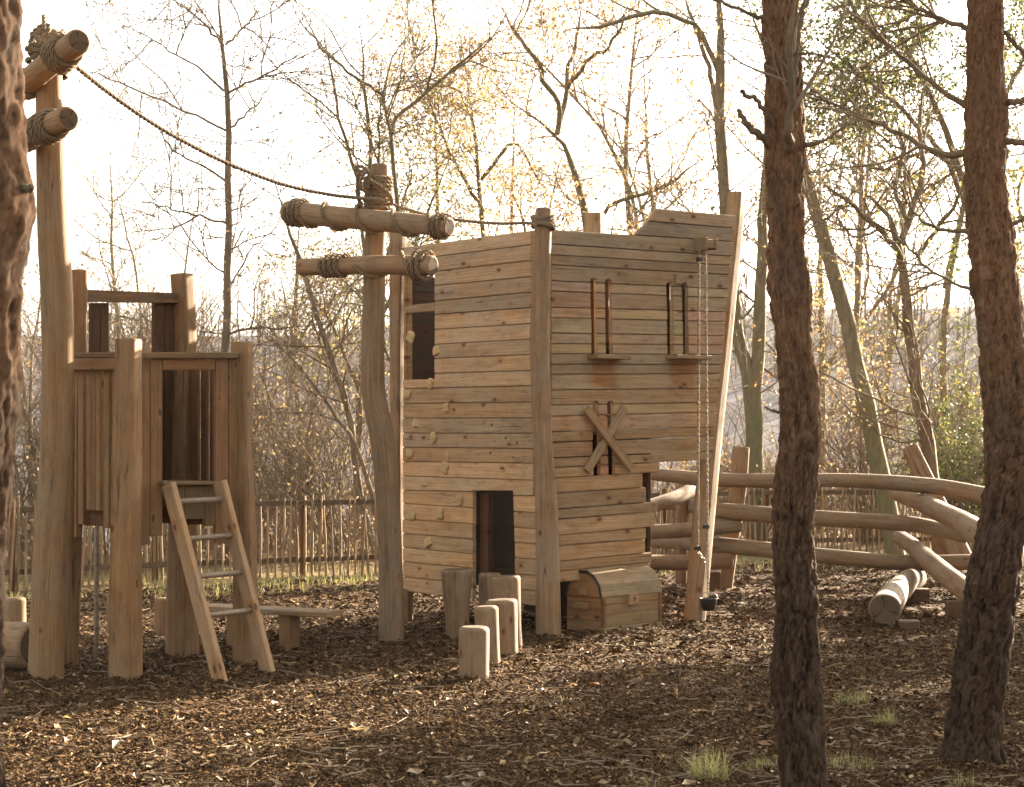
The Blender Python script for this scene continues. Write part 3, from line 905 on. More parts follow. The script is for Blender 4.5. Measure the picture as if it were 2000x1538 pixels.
# the mast in front of the ship
Ym = 14.52
mast = thing("rigged_mast", "wavy wooden mast with two rope-lashed yards standing in front of the ship's climbing wall", "mast", G(766, 1250))
mi = timber("pole", [(766, 1264, Ym, 51), (765, 1249, Ym, 50), (763, 1116, Ym, 46), (759, 1010, Ym, 48), (752, 905, Ym, 48), (745, 850, Ym, 49), (736, 805, Ym, 48), (729, 768, Ym, 46), (728, 690, Ym, 45), (731, 573, Ym, 42), (733, 472, Ym, 41), (743, 321, Ym, 36)],
            [LOGW, END], mast, (.84, .80, .75), 11, rings=46)
yu = timber("yard", [(560, 414, 14.78, 44), (720, 430, 14.32, 42), (878, 444, 13.9, 39)], [LOGW, END], mast, (1.0, .94, .87), 12)
yl = timber("yard", [(586, 522, 14.74, 33), (730, 518, 14.32, 36), (846, 519, 14.0, 39)], [LOGW, END], mast, (1.06, .93, .82), 13)
coil(yu, [.035, .06, .085, .11, .27, .48, .70, .915, .94, .965, .985], RR, mast, ang0=1.2, seed=1)
coil(yl, [.19, .23, .27, .31, .36], RR, mast, ang0=1.0, seed=2)
coil(yl, [.46, .86, .89, .93, .955], RR, mast, ang0=1.6, slack=.05, seed=3)
coil(mi, [.905, .915, .922, .932, .938, .945, .952, .958, .966, .972], .017, mast, ang0=.4, slack=.03, seed=4)
# knot bundle left of the mast head
mb = MB()
for k, (q, ) in enumerate([([(705, 345, 14.42), (695, 325, 14.4), (715, 330, 14.36), (722, 350, 14.36), (712, 372, 14.38), (700, 360, 14.4), (702, 335, 14.36), (728, 340, 14.38)],),
                           ([(700, 350, 14.36), (698, 372, 14.4), (704, 395, 14.4), (710, 412, 14.4)],), ([(716, 332, 14.33), (706, 348, 14.33), (704, 368, 14.36), (718, 376, 14.38)],),
                           ([(722, 352, 14.30), (745, 366, 14.32), (762, 382, 14.36), (766, 398, 14.45)],)]):
    rope(mb, catmull([P(*a) for a in q], 60), .016)
mb.build("rope_knot", ROPE, mast)

# the tall mast at the left
Yt = 12.23
mast2 = thing("rigged_mast", "tall thick wooden mast with rope-bound log ends rising beside the lookout tower", "mast", G(90, 1325))
ti = timber("pole", [(89, 1340, Yt, 69), (90, 1325, Yt, 67), (94, 1200, Yt, 62), (99, 1047, Yt, 58), (109, 862, Yt, 61), (113, 700, Yt, 62), (110, 560, Yt, 63), (103, 440, Yt, 58), (98, 250, Yt, 54), (95, 60, Yt, 50)], [TOWERLOG, END], mast2, (.98, .98, .98), 14, rings=46)
tu = timber("yard", [(18, 193, 12.45, 47), (90, 130, 11.96, 49), (154, 80, 11.45, 50)], [LOGW, END], mast2, (1.1, .95, .80), 15)
tl = timber("yard", [(10, 282, 12.35, 45), (75, 256, 11.85, 47), (134, 231, 11.4, 47)], [LOGW, END], mast2, (1.1, .95, .80), 16)
coil(tu, [.20, .23, .26], RR, mast2, ang0=.5, seed=5)
coil(tu, [.69, .72, .75, .77, .80, .83], RR, mast2, ang0=.8, slack=.02, seed=6)
coil(tl, [.27, .31, .36], RR, mast2, ang0=.5, seed=7)
coil(tl, [.55, .62, .68, .72, .75, .79], RR, mast2, ang0=.9, slack=.012, seed=8)
coil(ti, [.93, .937, .943, .95, .956, .962, .968, .974, .98], .0175, mast2, ang0=.2, slack=.045, seed=9)
mb = MB()
for q in ([(60, 70, 12.1), (75, 55, 12.05), (95, 48, 12.05), (90, 75, 12.0), (70, 90, 12.02), (66, 70, 12.05), (85, 58, 12.0), (86, 30, 12.1)], [(58, 88, 12.05), (66, 68, 12.0), (80, 80, 11.97), (102, 92, 12.0), (112, 78, 12.1)],
          [(62, 92, 12.04), (78, 84, 11.98), (98, 72, 12.0), (118, 66, 12.05), (126, 60, 12.15)], [(58, 94, 12.05), (72, 98, 11.98), (92, 100, 12.0), (108, 90, 12.05)], [(64, 76, 12.02), (60, 90, 12.0), (72, 100, 12.0), (80, 86, 11.95), (70, 72, 12.0)]):
    rope(mb, catmull([P(*a) for a in q], 60), .0175)
mb.build("rope_knot", ROPE, mast2)

# the long rope from mast to mast to ship
mb = MB()
rope(mb, catmull([P(*a) for a in [(104, 96, 12.1), (142, 126, 12.16), (215, 184, 12.5), (300, 243, 12.85), (380, 288, 13.2), (450, 322, 13.5), (550, 360, 13.9), (640, 380, 14.2), (700, 387, 14.36), (735, 390, 14.32), (757, 394, 14.36)]], 260), .0155)
rope(mb, catmull([P(*a) for a in [(760, 396, 14.45), (790, 408, 14.52), (850, 424, 14.58), (910, 432, 14.62), (975, 437, 14.64), (1030, 436, 14.64), (1050, 441, 14.57)]], 140), .0135)
tag(mb.build("long_rope", ROPE), "thick rope strung from the tall left mast past the ship's mast to a post", "rope")
mb = MB()
cp = np.array([tuple(P(1061, y, Yc)) for y in np.linspace(446, 416, 12)])
for s_, t_ in ((0, .01), ):
    pts = []
    for k in range(5 * 24):
        a = k / 24 * 2 * math.pi + 2.6; f = k / 120
        rad = 18.5 * Yc / F + .013 + .006 * math.sin(k * .21)
        c = P(1061, 446 - 26 * f + 5 * math.sin(a + .6 + f * 3), Yc)
        pts.append((c.x + rad * math.cos(a), c.y + rad * math.sin(a), c.z))
    rope(mb, pts, .0135)
mb.build("rope_lashing", ROPE, ship)

# ------------------------------------------------------------------ stumps
SG = "stepping stumps set in a cluster in front of the ship door"
def stump(name, pts, label, group=None, seed=1, col=(1, .93, .84), cat="stump"):
    mb = MB(); log(mb, [P(a, b, c) for a, b, c, w in pts], [w / 2 * c / F for a, b, c, w in pts], 28, 12, .02, 0, 0, .022, seed)
    o = mb.build(name, [LOGW, END], None, col)
    return tag(o, label, cat, group)
def Yg(y): return EYE * F / (y - HY)
for (xb, yb, wb, xt, yt, wt, lab, sd) in [
    (894, 1247, 46, 892, 1112, 62, "tallest flared stump, standing against the ship planks left of the door", 1),
    (958, 1245, 44, 957, 1119, 45, "stump right in front of the dark ship door, half hidden by other stumps", 2),
    (997, 1264, 48, 987, 1125, 57, "tall stump nearest the ship's round corner post", 3),
    (985, 1279, 54, 979, 1171, 62, "thick stump of middle height in the right half of the cluster", 4),
    (956, 1299, 44, 949, 1184, 48, "narrow stump directly behind the shortest front stump", 5),
    (926, 1321, 59, 926, 1224, 60, "shortest stump, at the very front of the cluster", 6)]:
    Y_ = Yg(yb)
    stump("stump", [(xb, yb + 10, Y_, wb), (xb, yb, Y_, wb), ((xb + xt) / 2, (yb + yt) / 2, Y_, (wb + wt) / 2 * 1.01), (xt, yt, Y_, wt)], lab, SG, sd, (.86, .80, .73))
Y_ = 15.1
stump("stump", [(29, 1250, Y_, 44), (29, 1167, Y_, 42)], "round stump behind the log end left of the tall mast", "low stumps around the lookout tower", 7)
Y_ = Yg(1234)
stump("stump", [(226, 1240, Y_, 34), (225, 1157, Y_, 30)], "low stump half hidden behind the front tower post", "low stumps around the lookout tower", 8, (.95, .8, .66))
Y_ = Yg(1240)
stump("stump", [(318, 1246, Y_, 34), (318, 1168, Y_, 32)], "low stump between the front tower post and the squared rear post", "low stumps around the lookout tower", 9, (.95, .8, .66))
stump("lying_log", [(-190, 1256, 13.3, 86), (-40, 1259, 12.95, 90), (74, 1262, 12.5, 93)], "thick pale log lying on the ground in front of the tall mast", "log" and None, 10, (1.06, .95, .82), "log")

# ------------------------------------------------------------------ treasure chest
chest = thing("treasure_chest", "wooden treasure chest with rounded plank lid and keyhole plate standing by the ship's corner post", "chest", G(1177.5, 1239))
B0 = G(1177.5, 1240); B0.z = 0
cu = Vector((.683, .73, 0)).normalized(); cw = Vector((-.73, .683, 0)).normalized(); cn = cu.cross(EZ)
CL, CW = .745, .385
zb = EYE - (1168 - HY) / F * B0.y; zt = EYE - (1112 - HY) / F * (B0 + cw * CW / 2).y
CC = (.88, .78, .66)
def cbox(o, eu, ev, poly, t, name, col, parent=chest, c=.004, mat=WOOD):
    mb = MB(); prism(mb, o, eu, ev, poly, t, c); return mb.build(name, mat, parent, tuple(x * prnd.uniform(.93, 1.06) for x in col))
rows = [(.0, .052), (.054, .155), (.157, .235), (.237, zb - .002)]
for i, (z0, z1) in enumerate(rows):
    out = .014 if i == 0 else 0
    cbox(B0 + cn * out + cu * .03, cu, EZ, [(0 if i else -.03, z0), (CL - .06 if i else CL - .03, z0), (CL - .06 if i else CL - .03, z1), (0 if i else -.03, z1)], .025 + out, "front_board", (.92, .88, .80) if i == 0 else CC)
for s in (0.0, CL - .03):
    cbox(B0 + cn * .012, cu, EZ, [(s, .054), (s + .03, .054), (s + .03, zb - .002), (s, zb - .002)], .036, "corner_trim", (.62, .45, .34))
en_ = -cu
for i in range(3):
    z0, z1 = .012 + i * (zb - .012) / 3, .010 + (i + 1) * (zb - .012) / 3
    cbox(B0 + cw * CW - cu * 0.0, -cw, EZ, [(0.0, z0), (CW - .026, z0), (CW - .026, z1), (0.0, z1)], .025, "side_board", (.88, .68, .53))
    cbox(B0 + cu * CL + cw * .026, cw, EZ, [(0, z0), (CW - .026, z0), (CW - .026, z1), (0, z1)], .025, "side_board", (.88, .68, .53))
cbox(B0 + cw * CW + cu * (CL - .026), -cu, EZ, [(0, .01), (CL - .052, .01), (CL - .052, zb), (0, zb)], .025, "back_board", CC)
# lid: seven staves over an arch, and two end boards
lid = thing("lid", None, None, B0 + EZ * zb)
lid.parent = chest; lid.matrix_parent_inverse = chest.matrix_basis.inverted()
ns = 7; ar = CW / 2 + .008; hgt = zt - zb + .0
arc = [(CW / 2 - ar * math.cos(a), zb + hgt * math.sin(a)) for a in np.linspace(0, math.pi, ns + 1)]
for i in range(ns):
    (w0, z0), (w1, z1) = arc[i], arc[i + 1]
    a = B0 + cw * w0 + EZ * z0 - cu * .012; b = B0 + cw * w1 + EZ * z1 - cu * .012
    ev = (b - a); h = ev.length; ev.normalize()
    k = 1.0 if 0 < i < 5 else .95
    cbox(a, cu, ev, [(0, .001), (CL + .024, .001), (CL + .024, h - .001), (0, h - .001)], .02, "stave", (.88 * k, .88 * k, .86 * k), lid)
arc2 = [(CW - p[0], p[1]) for p in arc]
ins = [(CW / 2 + (p[0] - CW / 2) * .93, zb + (p[1] - zb) * .93) for p in arc]
mb = MB()
rim = [((CW / 2 + (p[0] - CW / 2) * .985), zb + (p[1] - zb) * .985) for p in arc]
rim_in = [((CW / 2 + (p[0] - CW / 2) * .90), zb + (p[1] - zb) * .89) for p in arc]
for i in range(ns):
    q = [rim[i], rim[i + 1], rim_in[i + 1], rim_in[i]]
    prism(mb, B0 + cw * CW - cu * .024, -cw, EZ, [(CW - a, b) for a, b in q], .010, .001)
mb.build("rim_band", BLACKM, lid)
cbox(B0 + cw * CW - cu * .010, -cw, EZ, [(CW - a, b) for a, b in ins], .02, "end_board", (1.08, .90, .70), lid)
cbox(B0 + cu * (CL + .012), cw, EZ, [(a, b) for a, b in ins], .02, "end_board", (1.08, .90, .70), lid)
cbox(B0 + cw * CW - cu * .034, -cw, EZ, [(.15, zb + .012), (.235, zb + .012), (.235, zb + .10), (.15, zb + .10)], .022, "hasp", (1.0, .82, .62), lid)
cbox(B0 + cw * CW - cu * .05, -cw, EZ, [(.11, zb - .10), (.245, zb - .10), (.245, zb - .045), (.11, zb - .045)], .048, "handle", (1.0, .80, .62))
kp = .36
mb = MB(); prism(mb, B0 + cn * .034 + cu * kp, cu, EZ, [(-.06, zb - .075), (.06, zb - .075), (.06, zb + .012), (-.06, zb + .012)], .032, .003)
lp = mb.build("lock_plate", WOOD, chest, (1.0, .88, .74))
mb = MB()
key = [(.011 * math.cos(a), zb - .022 + .012 * math.sin(a)) for a in np.linspace(-.9, math.pi + .9, 12)] + [(-.0045, zb - .056), (.0045, zb - .056)]
prism(mb, B0 + cn * .0355 + cu * kp, cu, EZ, key, .003, .0004)
mb.build("keyhole", BLACKM, lp)

# ------------------------------------------------------------------ chain and bucket
def link_ring(mb, c, d, a, L, r, w):
    d = Vector(d).normalized(); a = Vector(a); a = (a - d * a.dot(d)).normalized()
    n = d.cross(a)
    pts = []
    for k in range(10):
        t = 2 * math.pi * k / 10
        pts.append(c + d * (math.cos(t) * (L / 2)) + a * (math.sin(t) * w / 2))
    pts.append(pts[0]); pts.append(pts[1])
    V, Q = tubes(np.array([[tuple(p) for p in pts]]), np.full((1, 12), r), 4)
    k0 = mb.add(V)
    for f in Q: mb.face([k0 + int(i) for i in f], [(0, 0)] * 4, 0, True)
mb = MB()
def chain_line(p0, p1):
    d = p1 - p0; n = int(d.length / .0225)
    for i in range(n):
        link_ring(mb, p0 + d * ((i + .5) / n), d, RWU if i % 2 else RWN, .034, .0044, .024)
def off(x, y, o): return on_plane(x, y, RW0 + RWN * o, RWN)
c1a, c1b = off(1365, 490, .09), off(1363, 1078, .13)
c2a, c2b = off(1378, 488, .11), off(1383, 1166, .16)
chain_line(c1a, c1b); chain_line(c2a, c2b); chain_line(c1b, off(1380, 1100, .15))
ch = mb.build("hanging_chain", STEEL)
tag(ch, "pair of steel chain strands hanging from the pulley block down the ship's stern", "chain")
for (x, y, o) in ((1366, 507, .095), (1379, 1029, .15), (1362, 1071, .13)):
    mb = MB(); p = off(x, y, o); beam(mb, p + EZ * .016, p - EZ * .016, .05, .045, up=RWN, c=.006); mb.build("chain_clamp", BLACKM, ch)
bk = c2b + Vector((.0, 0, -.0))
mb = MB()
prof = [(.050, -.105), (.072, -.02), (.079, -.004), (.080, .0), (.074, .001), (.068, -.012), (.046, -.098), (.0, -.098)]
sd = 24
rings_ = []
for (r_, z_) in [(0, -.105)] + prof:
    rings_.append(mb.add([(bk.x + .005 + r_ * math.cos(a), bk.y + r_ * math.sin(a), bk.z - .012 + z_) for a in np.linspace(0, 2 * math.pi, sd, endpoint=False)]))
for a, b in zip(rings_[:-1], rings_[1:]):
    for j in range(sd):
        mb.face((a + j, b + j, b + (j + 1) % sd, a + (j + 1) % sd), [(0, 0)] * 4, 0, True)
bucket = mb.build("bucket", BLACKM)
tag(bucket, "small black bucket hanging on the chain in front of the stern post", "bucket")
mb = MB()
hp = [(bk.x + .005 + .078 * math.cos(a), bk.y, bk.z - .015 + .055 * math.sin(a)) for a in np.linspace(0, math.pi, 14)]
V, Q = tubes(np.array([hp]), np.full((1, 14), .003), 5); k0 = mb.add(V)
for f in Q: mb.face([k0 + int(i) for i in f], [(0, 0)] * 4, 0, True)
mb.build("handle", STEEL, bucket)

# ------------------------------------------------------------------ lookout tower
tower = thing("lookout_tower", "wooden lookout tower of upright boards on posts with a ladder opening", "play tower", G(245, 1325))
Gm, Gr, Gl, Gb = G(245, 1325), G(478, 1298), G(138, 1306), G(355, 1281)
def tpost(pts, Y, col, seed, sq=.55, rot=.3):
    mb = MB(); log(mb, [P(a, b, Y) for a, b, w in pts], [w / 2 * Y / F for a, b, w in pts], 24, 26, .012, sq, rot, .01, seed)
    return mb.build("post", [TOWERLOG, END], tower, col or (1, 1, 1))
tpost([(245, 1338, 55), (245, 1325, 54), (246, 1100, 50), (248, 900, 50), (249, 780, 46), (251, 662, 43)], Gm.y, (.98, .92, .84), 21)
tpost([(480, 1310, 42), (479, 1298, 41), (478, 1000, 34), (472, 850, 32), (473, 668, 37)], Gr.y, (.9, .88, .84), 22)
tpost([(135, 1318, 28), (136, 1250, 32), (140, 1050, 34), (150, 800, 28), (154, 527, 27)], Gl.y, (.85, .78, .7), 23, .8, .9)
tpost([(356, 1292, 52), (356, 1150, 46), (358, 900, 40), (362, 690, 32), (356, 535, 36)], Gb.y, (.86, .80, .72), 24, .75, .5)

def tface(a, b):
    eu = (b - a); eu.z = 0; eu.normalize()
    return Vector((a.x, a.y, 0)), eu, eu.cross(EZ)
FR = tface(Gm, Gr); FL = tface(Gl, Gm); FBR = tface(Gb, Gr); FBL = tface(Gl, Gb)
def tboard(fc, x0, x1, y0, y1, off_=0.0, t=.035, col=(1, 1, 1), name="board", mat=None, horiz=False, y0b=None, y1b=None):
    o, eu, en = fc
    o = o + en * off_
    q = [(x0, y0), (x1, y0 if y0b is None else y0b), (x1, y1 if y1b is None else y1b), (x0, y1)]
    pts = [wall_uv(a, o, eu, en) for a in q]
    area = sum(pts[i - 1][0] * pts[i][1] - pts[i][0] * pts[i - 1][1] for i in range(4))
    if area < 0: pts = pts[::-1]
    mb = MB()
    k_ = prnd.uniform(.85, 1.12); c = (col[0] * k_, col[1] * k_ * prnd.uniform(.96, 1.04), col[2] * k_)
    if horiz: prism(mb, o, eu, EZ, pts, t, .004)
    else:
        # grain runs upright: swap the axes (u = up)
        pts2 = [(p[1], -p[0]) for p in pts]
        prism(mb, o, EZ, -eu, pts2, t, .004)
    return mb.build(name, mat or CEDAR, tower, c)
# front-right face
for (x0, x1, y0, y1) in ((271, 293, 702, 1064), (293.8, 317.5, 702, 1047), (421.5, 446, 702, 1062), (447, 468.5, 702, 1056)):
    tboard(FR, x0, x1, y0, y1, .01)
tboard(FR, 318.5, 420.5, 702, 723, .012, .04, (1.1, 1.0, .9), "door_header", horiz=True)
tboard(FR, 272, 467, 688.5, 700, .05, .12, (.75, .82, .9), "cap_rail", horiz=True)
for (x0, x1, y1) in ((340, 361.5, 1022), (362, 401, 1014.6), (401.6, 421, 1027.7)):
    tboard(FR, x0, x1, 948.5, y1, .004, .03, (.72, .8, .86), "apron_board")
tboard(FR, 318, 424, 941, 947.5, .06, .10, (.85, .95, 1.0), "threshold", horiz=True)
# front-left face
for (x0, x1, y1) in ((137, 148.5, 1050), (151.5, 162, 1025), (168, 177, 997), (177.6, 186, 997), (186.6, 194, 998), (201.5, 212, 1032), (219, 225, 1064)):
    tboard(FL, x0, x1, 716, y1, .012, .045, (1.35, 1.4, 1.4))  # lighter tint stands in for the brighter light on this face
tboard(FL, 104, 226, 700, 723, .065, .05, (.95, .9, .85), "rail", horiz=True)
tboard(FL, 140, 227, 690, 698.5, .065, .13, (.9, 1.0, 1.05), "cap_rail", horiz=True, y0b=687.5, y1b=698.5)
# back faces
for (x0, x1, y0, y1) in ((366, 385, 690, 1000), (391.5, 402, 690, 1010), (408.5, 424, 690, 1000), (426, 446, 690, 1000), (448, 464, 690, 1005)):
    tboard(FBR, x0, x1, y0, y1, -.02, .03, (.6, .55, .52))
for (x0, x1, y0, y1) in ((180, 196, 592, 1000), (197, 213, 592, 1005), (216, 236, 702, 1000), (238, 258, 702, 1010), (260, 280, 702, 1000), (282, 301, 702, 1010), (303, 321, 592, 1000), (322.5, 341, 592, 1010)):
    tboard(FBL, x0, x1, y0, y1, -.02, .045, (.40, .34, .30))  # shade inside the tower is put into these boards' colour
tboard(FBL, 168, 357, 566, 589, .03, .05, (.72, .80, .86), "rail", horiz=True, y0b=573, y1b=593)
# platform boards and the bearers under it
pz = EYE - (938 - HY) / F * 13.2
v_in = -FR[2]
for i in range(6):
    mb = MB()
    a = FR[0] + FR[1] * .07 + v_in * (.05 + i * .105); a.z = pz
    prism(mb, a, FR[1], EZ.cross(FR[1]), [(0, -.05), (.82, -.05), (.82, .05), (0, .05)], .03, .003)
    mb.build("deck_board", CEDAR, tower, (.85, .95, 1.0))
for i in range(2):
    mb = MB()
    a = FR[0] + FR[1] * .04 + v_in * (.12 + i * .34); b = a + FR[1] * .86
    a.z = b.z = pz - .105
    beam(mb, a, b, .07, .14); mb.build("bearer", CEDAR, tower, (.6, .5, .42))
for i in range(2):
    mb = MB()
    a = FR[0] + FR[1] * (.1 + i * .55) + v_in * .06; b = a + v_in * .5
    a.z = b.z = pz - .235
    beam(mb, a, b, .07, .12); mb.build("bearer", CEDAR, tower, (.6, .5, .42))
mb = MB()
pp = [P(188, 1286, Yg(1281)), P(189, 1020, Yg(1281))]
log(mb, pp, [.0185, .0185], 12, 4, 0, 0, 0, .004, 3); mb.build("sliding_pole", POLEM, tower)

# ladder
lad = thing("ladder", "slanted wooden ladder with four round rungs leaning on the lookout tower platform", "ladder", G(432, 1330))
la0, la1 = G(430, 1331), P(330, 949, 12.36)
lb0, lb1 = G(524, 1314), P(430, 944, 12.70)
side = ((lb0 - la0) + (lb1 - la1)); side.normalize()
for (p0, p1) in ((la0, la1), (lb0, lb1)):
    mb = MB(); d = (p1 - p0).normalized()
    upv = side.cross(d); 
    if upv.z < 0: upv = -upv
    beam(mb, p0 - d * .04, p1 + d * .01, .05, .10, up=upv, c=.006)
    mb.build("rail", WOOD, lad, (1.1, 1.0, .9))
for f in (.915, .722, .527, .328):
    mb = MB(); a = la0 + (la1 - la0) * f; b = lb0 + (lb1 - lb0) * f
    log(mb, [a - side * .0, b + side * .0], [.019, .019], 12, 4, 0, 0, 0, .003, 5); mb.build("rung", POLEM, lad)

# bench
bench = thing("low_bench", "low plank bench standing behind the ladder", "bench", G(565, 1252))
sz = .262
b0, b1 = P(398, 1187, (EYE - sz) * F / (1186 - HY)), P(655, 1200, (EYE - sz) * F / (1199 - HY))
b0.z = b1.z = sz
mb = MB(); beam(mb, b0, b1, .235, .042, c=.006); mb.build("seat", WOOD, bench, (.95, .92, .88))
bd = (b1 - b0).normalized()
for f in (.26, .66):
    c = b0 + (b1 - b0) * f
    mb = MB(); beam(mb, Vector((c.x, c.y, -.04)), Vector((c.x, c.y, sz - .0215)), .14, .10, up=bd, c=.006); mb.build("leg", WOOD, bench, (.8, .66, .55))

# ------------------------------------------------------------------ log climbing frame on the right
clim = thing("log_climber", "climbing frame of long pale logs stacked criss-cross between posts right of the ship", "climbing frame", G(1424, 1148))
CF = (.90, .89, .87)
def clog(pts, seed, name="log", col=CF): return log_px(name, pts, [LOGW, END], clim, col, 22, 34, .055, seed)
def climbpost(pts, seed): return log_px("post", pts, [LOGW, END], clim, (.95, .82, .72), 22, 20, .02, seed, square=.1)
climbpost([(1417, 1160, 19.6, 24), (1420, 1130, 19.6, 28), (1430, 1040, 19.6, 33), (1442, 950, 19.6, 33), (1448, 873, 19.6, 32)], 31)
climbpost([(1882, 1100, 20.6, 42), (1850, 1030, 20.8, 40), (1812, 950, 21, 36), (1776, 872, 21.1, 30)], 32)
climbpost([(1850, 1085, 20.9, 30), (1830, 1030, 20.9, 30), (1812, 990, 20.95, 30)], 33)
climbpost([(1330, 1140, 19.9, 22), (1333, 1000, 19.9, 24), (1336, 940, 19.9, 24)], 34)
clog([(1258, 925, 19.3, 24), (1370, 936, 19.2, 28), (1500, 939, 19.1, 29), (1620, 938, 19.0, 28), (1740, 943, 18.9, 30), (1840, 953, 18.8, 34), (1945, 972, 18.7, 34)], 41)
clog([(1262, 992, 18.9, 26), (1310, 976, 19.2, 28), (1360, 956, 19.7, 28), (1420, 945, 20.2, 24)], 42)
clog([(1255, 985, 21.0, 22), (1330, 985, 20.6, 26), (1385, 996, 19.3, 28), (1508, 1006, 19.15, 32), (1620, 1014, 19.05, 31), (1780, 1024, 18.95, 32), (1890, 1048, 18.9, 30)], 43)
clog([(1260, 1040, 18.8, 28), (1340, 1036, 18.95, 30), (1444, 1027, 19.2, 28)], 44)
clog([(1272, 1057, 20.5, 26), (1330, 1060, 19.9, 28), (1392, 1064, 19.3, 31), (1508, 1075, 19.15, 31), (1620, 1087, 19.05, 31), (1780, 1100, 18.95, 32), (1940, 1097, 18.9, 32)], 45)
clog([(1262, 1099, 18.7, 30), (1340, 1099, 18.9, 32), (1424, 1096, 19.2, 32)], 46, col=(.9, .82, .74))
clog([(1752, 962, 19.6, 34), (1800, 982, 18.9, 38), (1850, 1006, 18.0, 42), (1905, 1038, 17.2, 50), (1960, 1075, 16.4, 50)], 47)
clog([(1757, 1050, 19.5, 30), (1790, 1074, 18.8, 36), (1840, 1118, 17.6, 40), (1900, 1162, 16.6, 42), (1960, 1200, 15.8, 42)], 48)
for (x, y, w, Y_) in ((1395, 1136, 24, 19.4), (1866, 1196, 34, 16.6)):
    mb = MB(); p = P(x, y, Y_); beam(mb, Vector((p.x, p.y, -.04)), Vector((p.x, p.y, p.z + .1)), w * Y_ / F, .16, up=(0, 1, 0), c=.012); mb.build("support_block", WOOD, clim, (.4, .35, .32))
bal = thing("balance_log", "pale balance log lying on the mulch with its round cut end towards the camera", "log", G(1728, 1226))
log_px("log", [(1728, 1190, Yg(1226), 62), (1745, 1164, 16.9, 55), (1768, 1140, 18.1, 46), (1790, 1128, 19.3, 40)], [LOGW, END], bal, (.84, .82, .8), 26, 24, .045, 51)
for (x, y, w, Y_, z1) in ((1795, 1172, 32, 18.0, .11), (1773, 1226, 30, 15.6, .06)):
    mb = MB(); p = G(x, y); beam(mb, Vector((p.x - .09, p.y, z1 / 2 - .02)), Vector((p.x + .09, p.y, z1 / 2 - .02)), .16, z1 + .04, c=.012); mb.build("support_block", WOOD, bal, (.4, .35, .32))

# ------------------------------------------------------------------ ground
def ground_z(x, y):
    """flat playground; behind the fence the land drops away to a valley and rises to a far hillside"""
    x = np.asarray(x, float); y = np.asarray(y, float)
    fence = 21.9 + .53 * (x + 1.5)
    d = np.clip(y - (fence + 5), 0, None)
    drop = -5.5 * (1 - np.exp(-(d / 22.0) ** 1.6))
    rise = 15.5 * (.72 + .5 * fbm(np.stack([x * .018 + 3, y * .0 + .5], -1), 3, 41)) * np.clip((y - 70) / 75.0, 0, 1.0) ** 1.3
    bumps = (fbm(np.stack([x * .5, y * .5], -1), 3, 5) - .5) * .10
    near = np.clip((np.abs(y - 14)) / 8, 0.25, 1)
    return drop + rise + bumps * (near * .5 + np.clip(d / 6, 0, 3)) - .02

def sheet(name, xs, ys, mats, zf, kind='structure'):
    X, Yy = np.meshgrid(xs, ys, indexing='ij')
    V = np.stack([X, Yy, zf(X, Yy)], -1).reshape(-1, 3)
    n, m = len(xs), len(ys)
    idx = np.arange(n * m).reshape(n, m)
    Q = np.stack([idx[:-1, :-1], idx[1:, :-1], idx[1:, 1:], idx[:-1, 1:]], -1).reshape(-1, 4)
    o = bpy.data.objects.new(name, mesh_np(name, V, Q, mats, smooth=True))
    link(o); o['kind'] = kind
    return o
BASES = [G(*q) for q in ((766, 1250), (90, 1325), (1071, 1246), (894, 1247), (997, 1264), (985, 1279), (956, 1299), (926, 1321), (958, 1245), (1130, 1240), (1177, 1243), (1240, 1236), (1290, 1232), (245, 1325), (478, 1298), (355, 1281), (138, 1306), (1356, 1218), (565, 1252), (432, 1330), (526, 1314), (318, 1240), (1730, 1226), (1885, 1494), (1920, 1494), (1577, 1572))]
def drift(x, y):
    h = 0
    for b in BASES:
        h = h + np.exp(-((x - b.x) ** 2 + (y - b.y) ** 2) / .045)
    return .034 * np.minimum(h, 1.2) * (.45 + 1.1 * fbm(np.stack([x * 6, y * 6], -1), 2, 17))
def gz_near(x, y): return drift(x, y) + (fbm(np.stack([x * .8, y * .8], -1), 3, 2) - .5) * .045 + (fbm(np.stack([x * 7, y * 7], -1), 2, 3) - .5) * .035 - .004
# one ground sheet: fine near the camera, coarser towards the hillside
ys = np.concatenate([np.arange(-6, 5, .5), np.arange(5, 26, .11), np.arange(26, 60, 1.0), np.arange(60, 330, 5.0)])
xs = np.concatenate([np.arange(-160, -14, 6.0), np.arange(-14, -7, .5), np.arange(-7, 9, .11), np.arange(9, 26, .6), np.arange(26, 170, 6.0)])
def gz(x, y):
    m = np.clip((24 - y) / 3, 0, 1)
    return ground_z(x, y) + gz_near(x, y) * m
def ground_mat_index(V, Q):
    c = V[Q].mean(1)
    fence = 21.9 + .53 * (c[:, 0] + 1.5)
    edge = fence - 1.1 + .8 * (fbm(c[:, :2] * 1.3, 3, 9) - .5) * 2
    return np.where(c[:, 1] > 85, 2, np.where(c[:, 1] > edge, 1, 0))
X, Yy = np.meshgrid(xs, ys, indexing='ij')
V = np.stack([X, Yy, gz(X, Yy)], -1).reshape(-1, 3)
idx = np.arange(len(xs) * len(ys)).reshape(len(xs), len(ys))
Q = np.stack([idx[:-1, :-1], idx[1:, :-1], idx[1:, 1:], idx[:-1, 1:]], -1).reshape(-1, 4)
go = bpy.data.objects.new("ground", mesh_np("ground", V, Q, [MULCH, SOIL, HILL], ground_mat_index(V, Q), True))
link(go); go['kind'] = 'structure'

